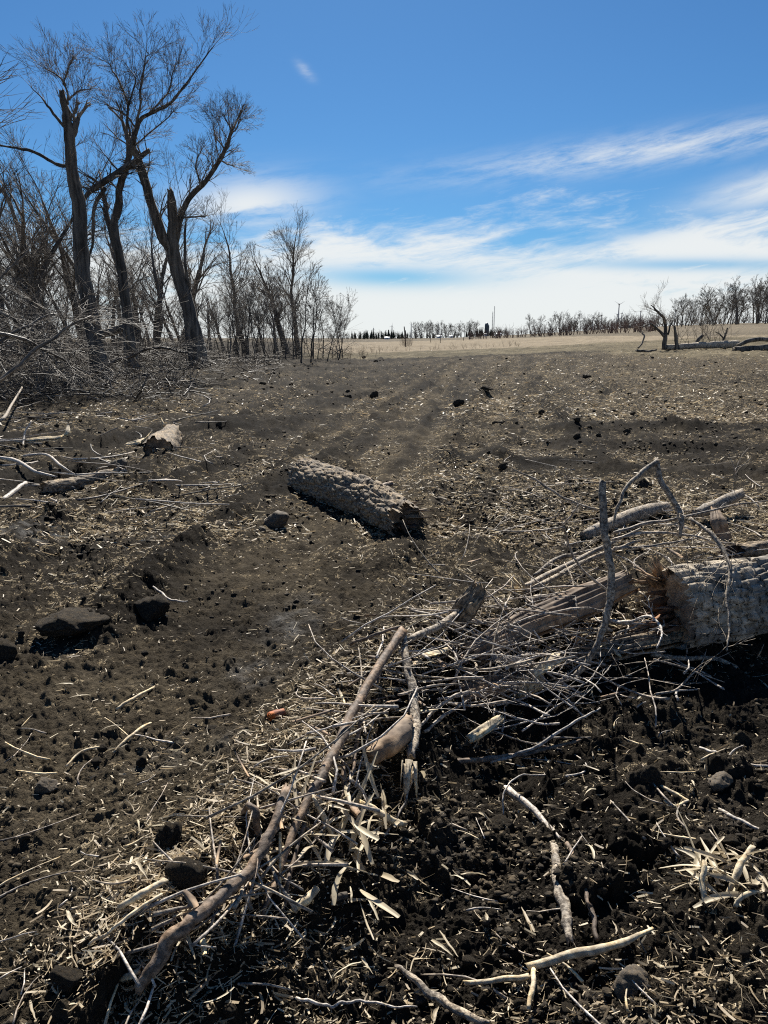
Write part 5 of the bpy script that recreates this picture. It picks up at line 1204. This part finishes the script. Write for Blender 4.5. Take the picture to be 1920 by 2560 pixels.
def husk_at(p, L, w, lb, grp, name='corn_leaf', cat='corn leaf', pitch=.25, h=.02, ang=None):
    a = random.uniform(0, 6.28) if ang is None else ang; z = max(p[2], gz(p[0], p[1]))+h
    d = np.array((math.cos(a), math.sin(a), random.gauss(0, pitch))); s_ = np.array((-d[1], d[0], 0)); c = np.array((p[0], p[1], z)); b = random.gauss(0, .07)*L; ar = abs(random.gauss(0, .07))*L
    pts = [c+d*L*t+s_*b*(4*t*t)+np.array((0, 0, ar*(1-4*t*t))) for t in (-.5, -.2, .15, .5)]
    return blade(pts, [w*.6, w, w*.8, w*.2], name, lb, cat, grp)
for k in range(150):
    u, v = pile_uv(60); 
    p = Q(u, v, .01); husk_at(p, random.uniform(.05, .20), random.uniform(.0025, .0075), 'dry pale corn leaf caught in the branch heap', 'corn leaves in the heap', h=random.uniform(0, .09)*(.2 if u < 720 else 1), pitch=.35 if u > 720 else .12)
for k in range(45):
    p = Q(random.gauss(900, 75), random.gauss(2120, 90), .01); husk_at(p, random.uniform(.10, .26), random.uniform(.004, .011), 'dry corn leaf hanging down the shaded front of the heap', 'corn leaves on the front of the heap', h=random.uniform(.0, .10), pitch=.5, ang=random.gauss(1.5, .5))
for k in range(60):
    p = Q(random.uniform(-20, 1940), random.uniform(1700, 2560)); husk_at(p, random.uniform(.03, .11), random.uniform(.002, .006), 'scrap of dry corn leaf on the near soil', 'corn leaf scraps on the near soil', pitch=.15)
for k in range(28):
    p = Q(random.gauss(1795, 38), random.gauss(2215, 36)); husk_at(p, random.uniform(.10, .22), random.uniform(.004, .010), 'curled pale husk in the bundle of corn husks at right', 'husks of the bundle at right', 'corn_husk', 'corn husk', .5, random.uniform(.0, .06))
G2 = [('yellow split corn stalk lying level near the bottom, lower right', [(1164, 2457, .02), (1245, 2450, .03), (1322, 2440, .03)], [10, 14, 13]),
      ('long corn stalk slanting up right from the yellow one', [(1322, 2417, .03), (1446, 2383, .05), (1554, 2358, .04), (1630, 2322, .03)], [19, 22, 17, 8]),
      ('upright stub of corn stalk under the long slanting stalk', [(1334, 2425, .03), (1332, 2470, .03), (1322, 2521, .02)], [13, 13, 11]),
      ('corn stalk slanting at left of the gnarled thick stick', [(225, 2360, .02), (290, 2315, .03), (350, 2268, .04), (405, 2235, .04)], [8, 9, 9, 6]),
      ('broad flat corn stalk left of the gnarled thick stick', [(300, 2268, .03), (350, 2238, .05), (410, 2202, .05)], [14, 20, 16]),
      ('pale bent corn stalk in the left soil, uppermost', [(292, 1772, .02), (325, 1750, .03), (385, 1718, .02)], [6, 8, 6]),
      ('pale bent corn stalk in the left soil, below the uppermost', [(284, 1882, .02), (325, 1840, .04), (376, 1808, .02)], [6, 8, 6]),
      ('pale corn stalk on bare soil, left of the damp grey patch', [(165, 1918, .02), (205, 1880, .03), (255, 1868, .02)], [5, 7, 5]),
      ('folded corn stalk beside the black cube-like clod, upper arm', [(1653, 1973, .03), (1685, 1990, .03), (1719, 2008, .02)], [9, 9, 8]),
      ('folded corn stalk beside the black cube-like clod, lower arm', [(1719, 2010, .02), (1690, 2024, .03), (1662, 2012, .02)], [7, 7, 6]),
      ('yellow husk ribbon draped on the front of the heap', [(783, 1993, .13), (811, 2045, .10), (835, 2096, .06)], [8, 16, 6]),
      ('pale stalk of the husk bundle standing at its left', [(1760, 2165, .09), (1755, 2220, .05), (1768, 2282, .01)], [12, 16, 14]),
      ('pale stalk of the husk bundle leaning at its right', [(1880, 2120, .10), (1845, 2180, .08), (1805, 2262, .01)], [14, 18, 10]),
      ('bent pale stalk at the right edge below the husk bundle', [(1920, 2256, .03), (1860, 2262, .04), (1836, 2290, .01)], [11, 13, 10]),
      ('flat yellow stalk piece between the leaves low on the heap', [(735, 2270, .03), (765, 2250, .05), (790, 2222, .06)], [22, 24, 18]),
      ('pale square scrap of stalk at the end of the gnarled thick stick', [(308, 2448, .02), (325, 2440, .03), (348, 2428, .03)], [15, 17, 15]),
      ('grey weathered slat-like stalk in the shade of the heap', [(905, 2010, .07), (960, 2040, .07), (1010, 2060, .05)], [16, 20, 14])]
for lb, pts, w in G2:
    P = [Q(*p) for p in pts]; lyw = [x for x in w]
    root = lying('corn_stalk', lb, 'corn stalk', pts, lyw, M['pale_wood'], per=6, sides=8, jag=1.2, wob=.002)
def cob(u, v, a, lb, mat):
    p = Q(u, v); L = 44*.5/F*dist_of(p); r = 21*.5/F*dist_of(p); rows, nn = 15, 12; mb = MB()
    prof = [(r*(.55 if t < -.95 else 1)*(1-.25*max(0, t)), L*t) for t in np.linspace(-1, 1, rows*2)]
    V = [(rr*(1+.13*((i//1+j) % 2))*math.cos(j*2*math.pi/nn), z, rr*(1+.13*((i+j) % 2))*math.sin(j*2*math.pi/nn)) for i, (rr, z) in enumerate(prof) for j in range(nn)]
    idx = np.arange(len(prof)*nn).reshape(-1, nn); nx = np.roll(idx, -1, 1); V += [(0, -L, 0), (0, L, 0)]; c = len(V)-2
    mb.add(V, np.stack([idx[:-1], nx[:-1], nx[1:], idx[1:]], -1).reshape(-1, 4), [(idx[0, j], nx[0, j], c) for j in range(nn)]+[(nx[-1, j], idx[-1, j], c+1) for j in range(nn)])
    o = link('corn_cob', mb.mesh('corn_cob', smooth=False), M[mat], None, (p[0], p[1], gz(p[0], p[1])+r*.8)); o.rotation_euler = (0, 0, a); tag(o, lb, 'corn cob')
cob(692, 1802, -.9, 'bare reddish corn cob on the soil left of the heap', 'cob')
cob(848, 2275, -1.2, 'muddy brown corn cob in the shade at the front of the heap', 'stone')
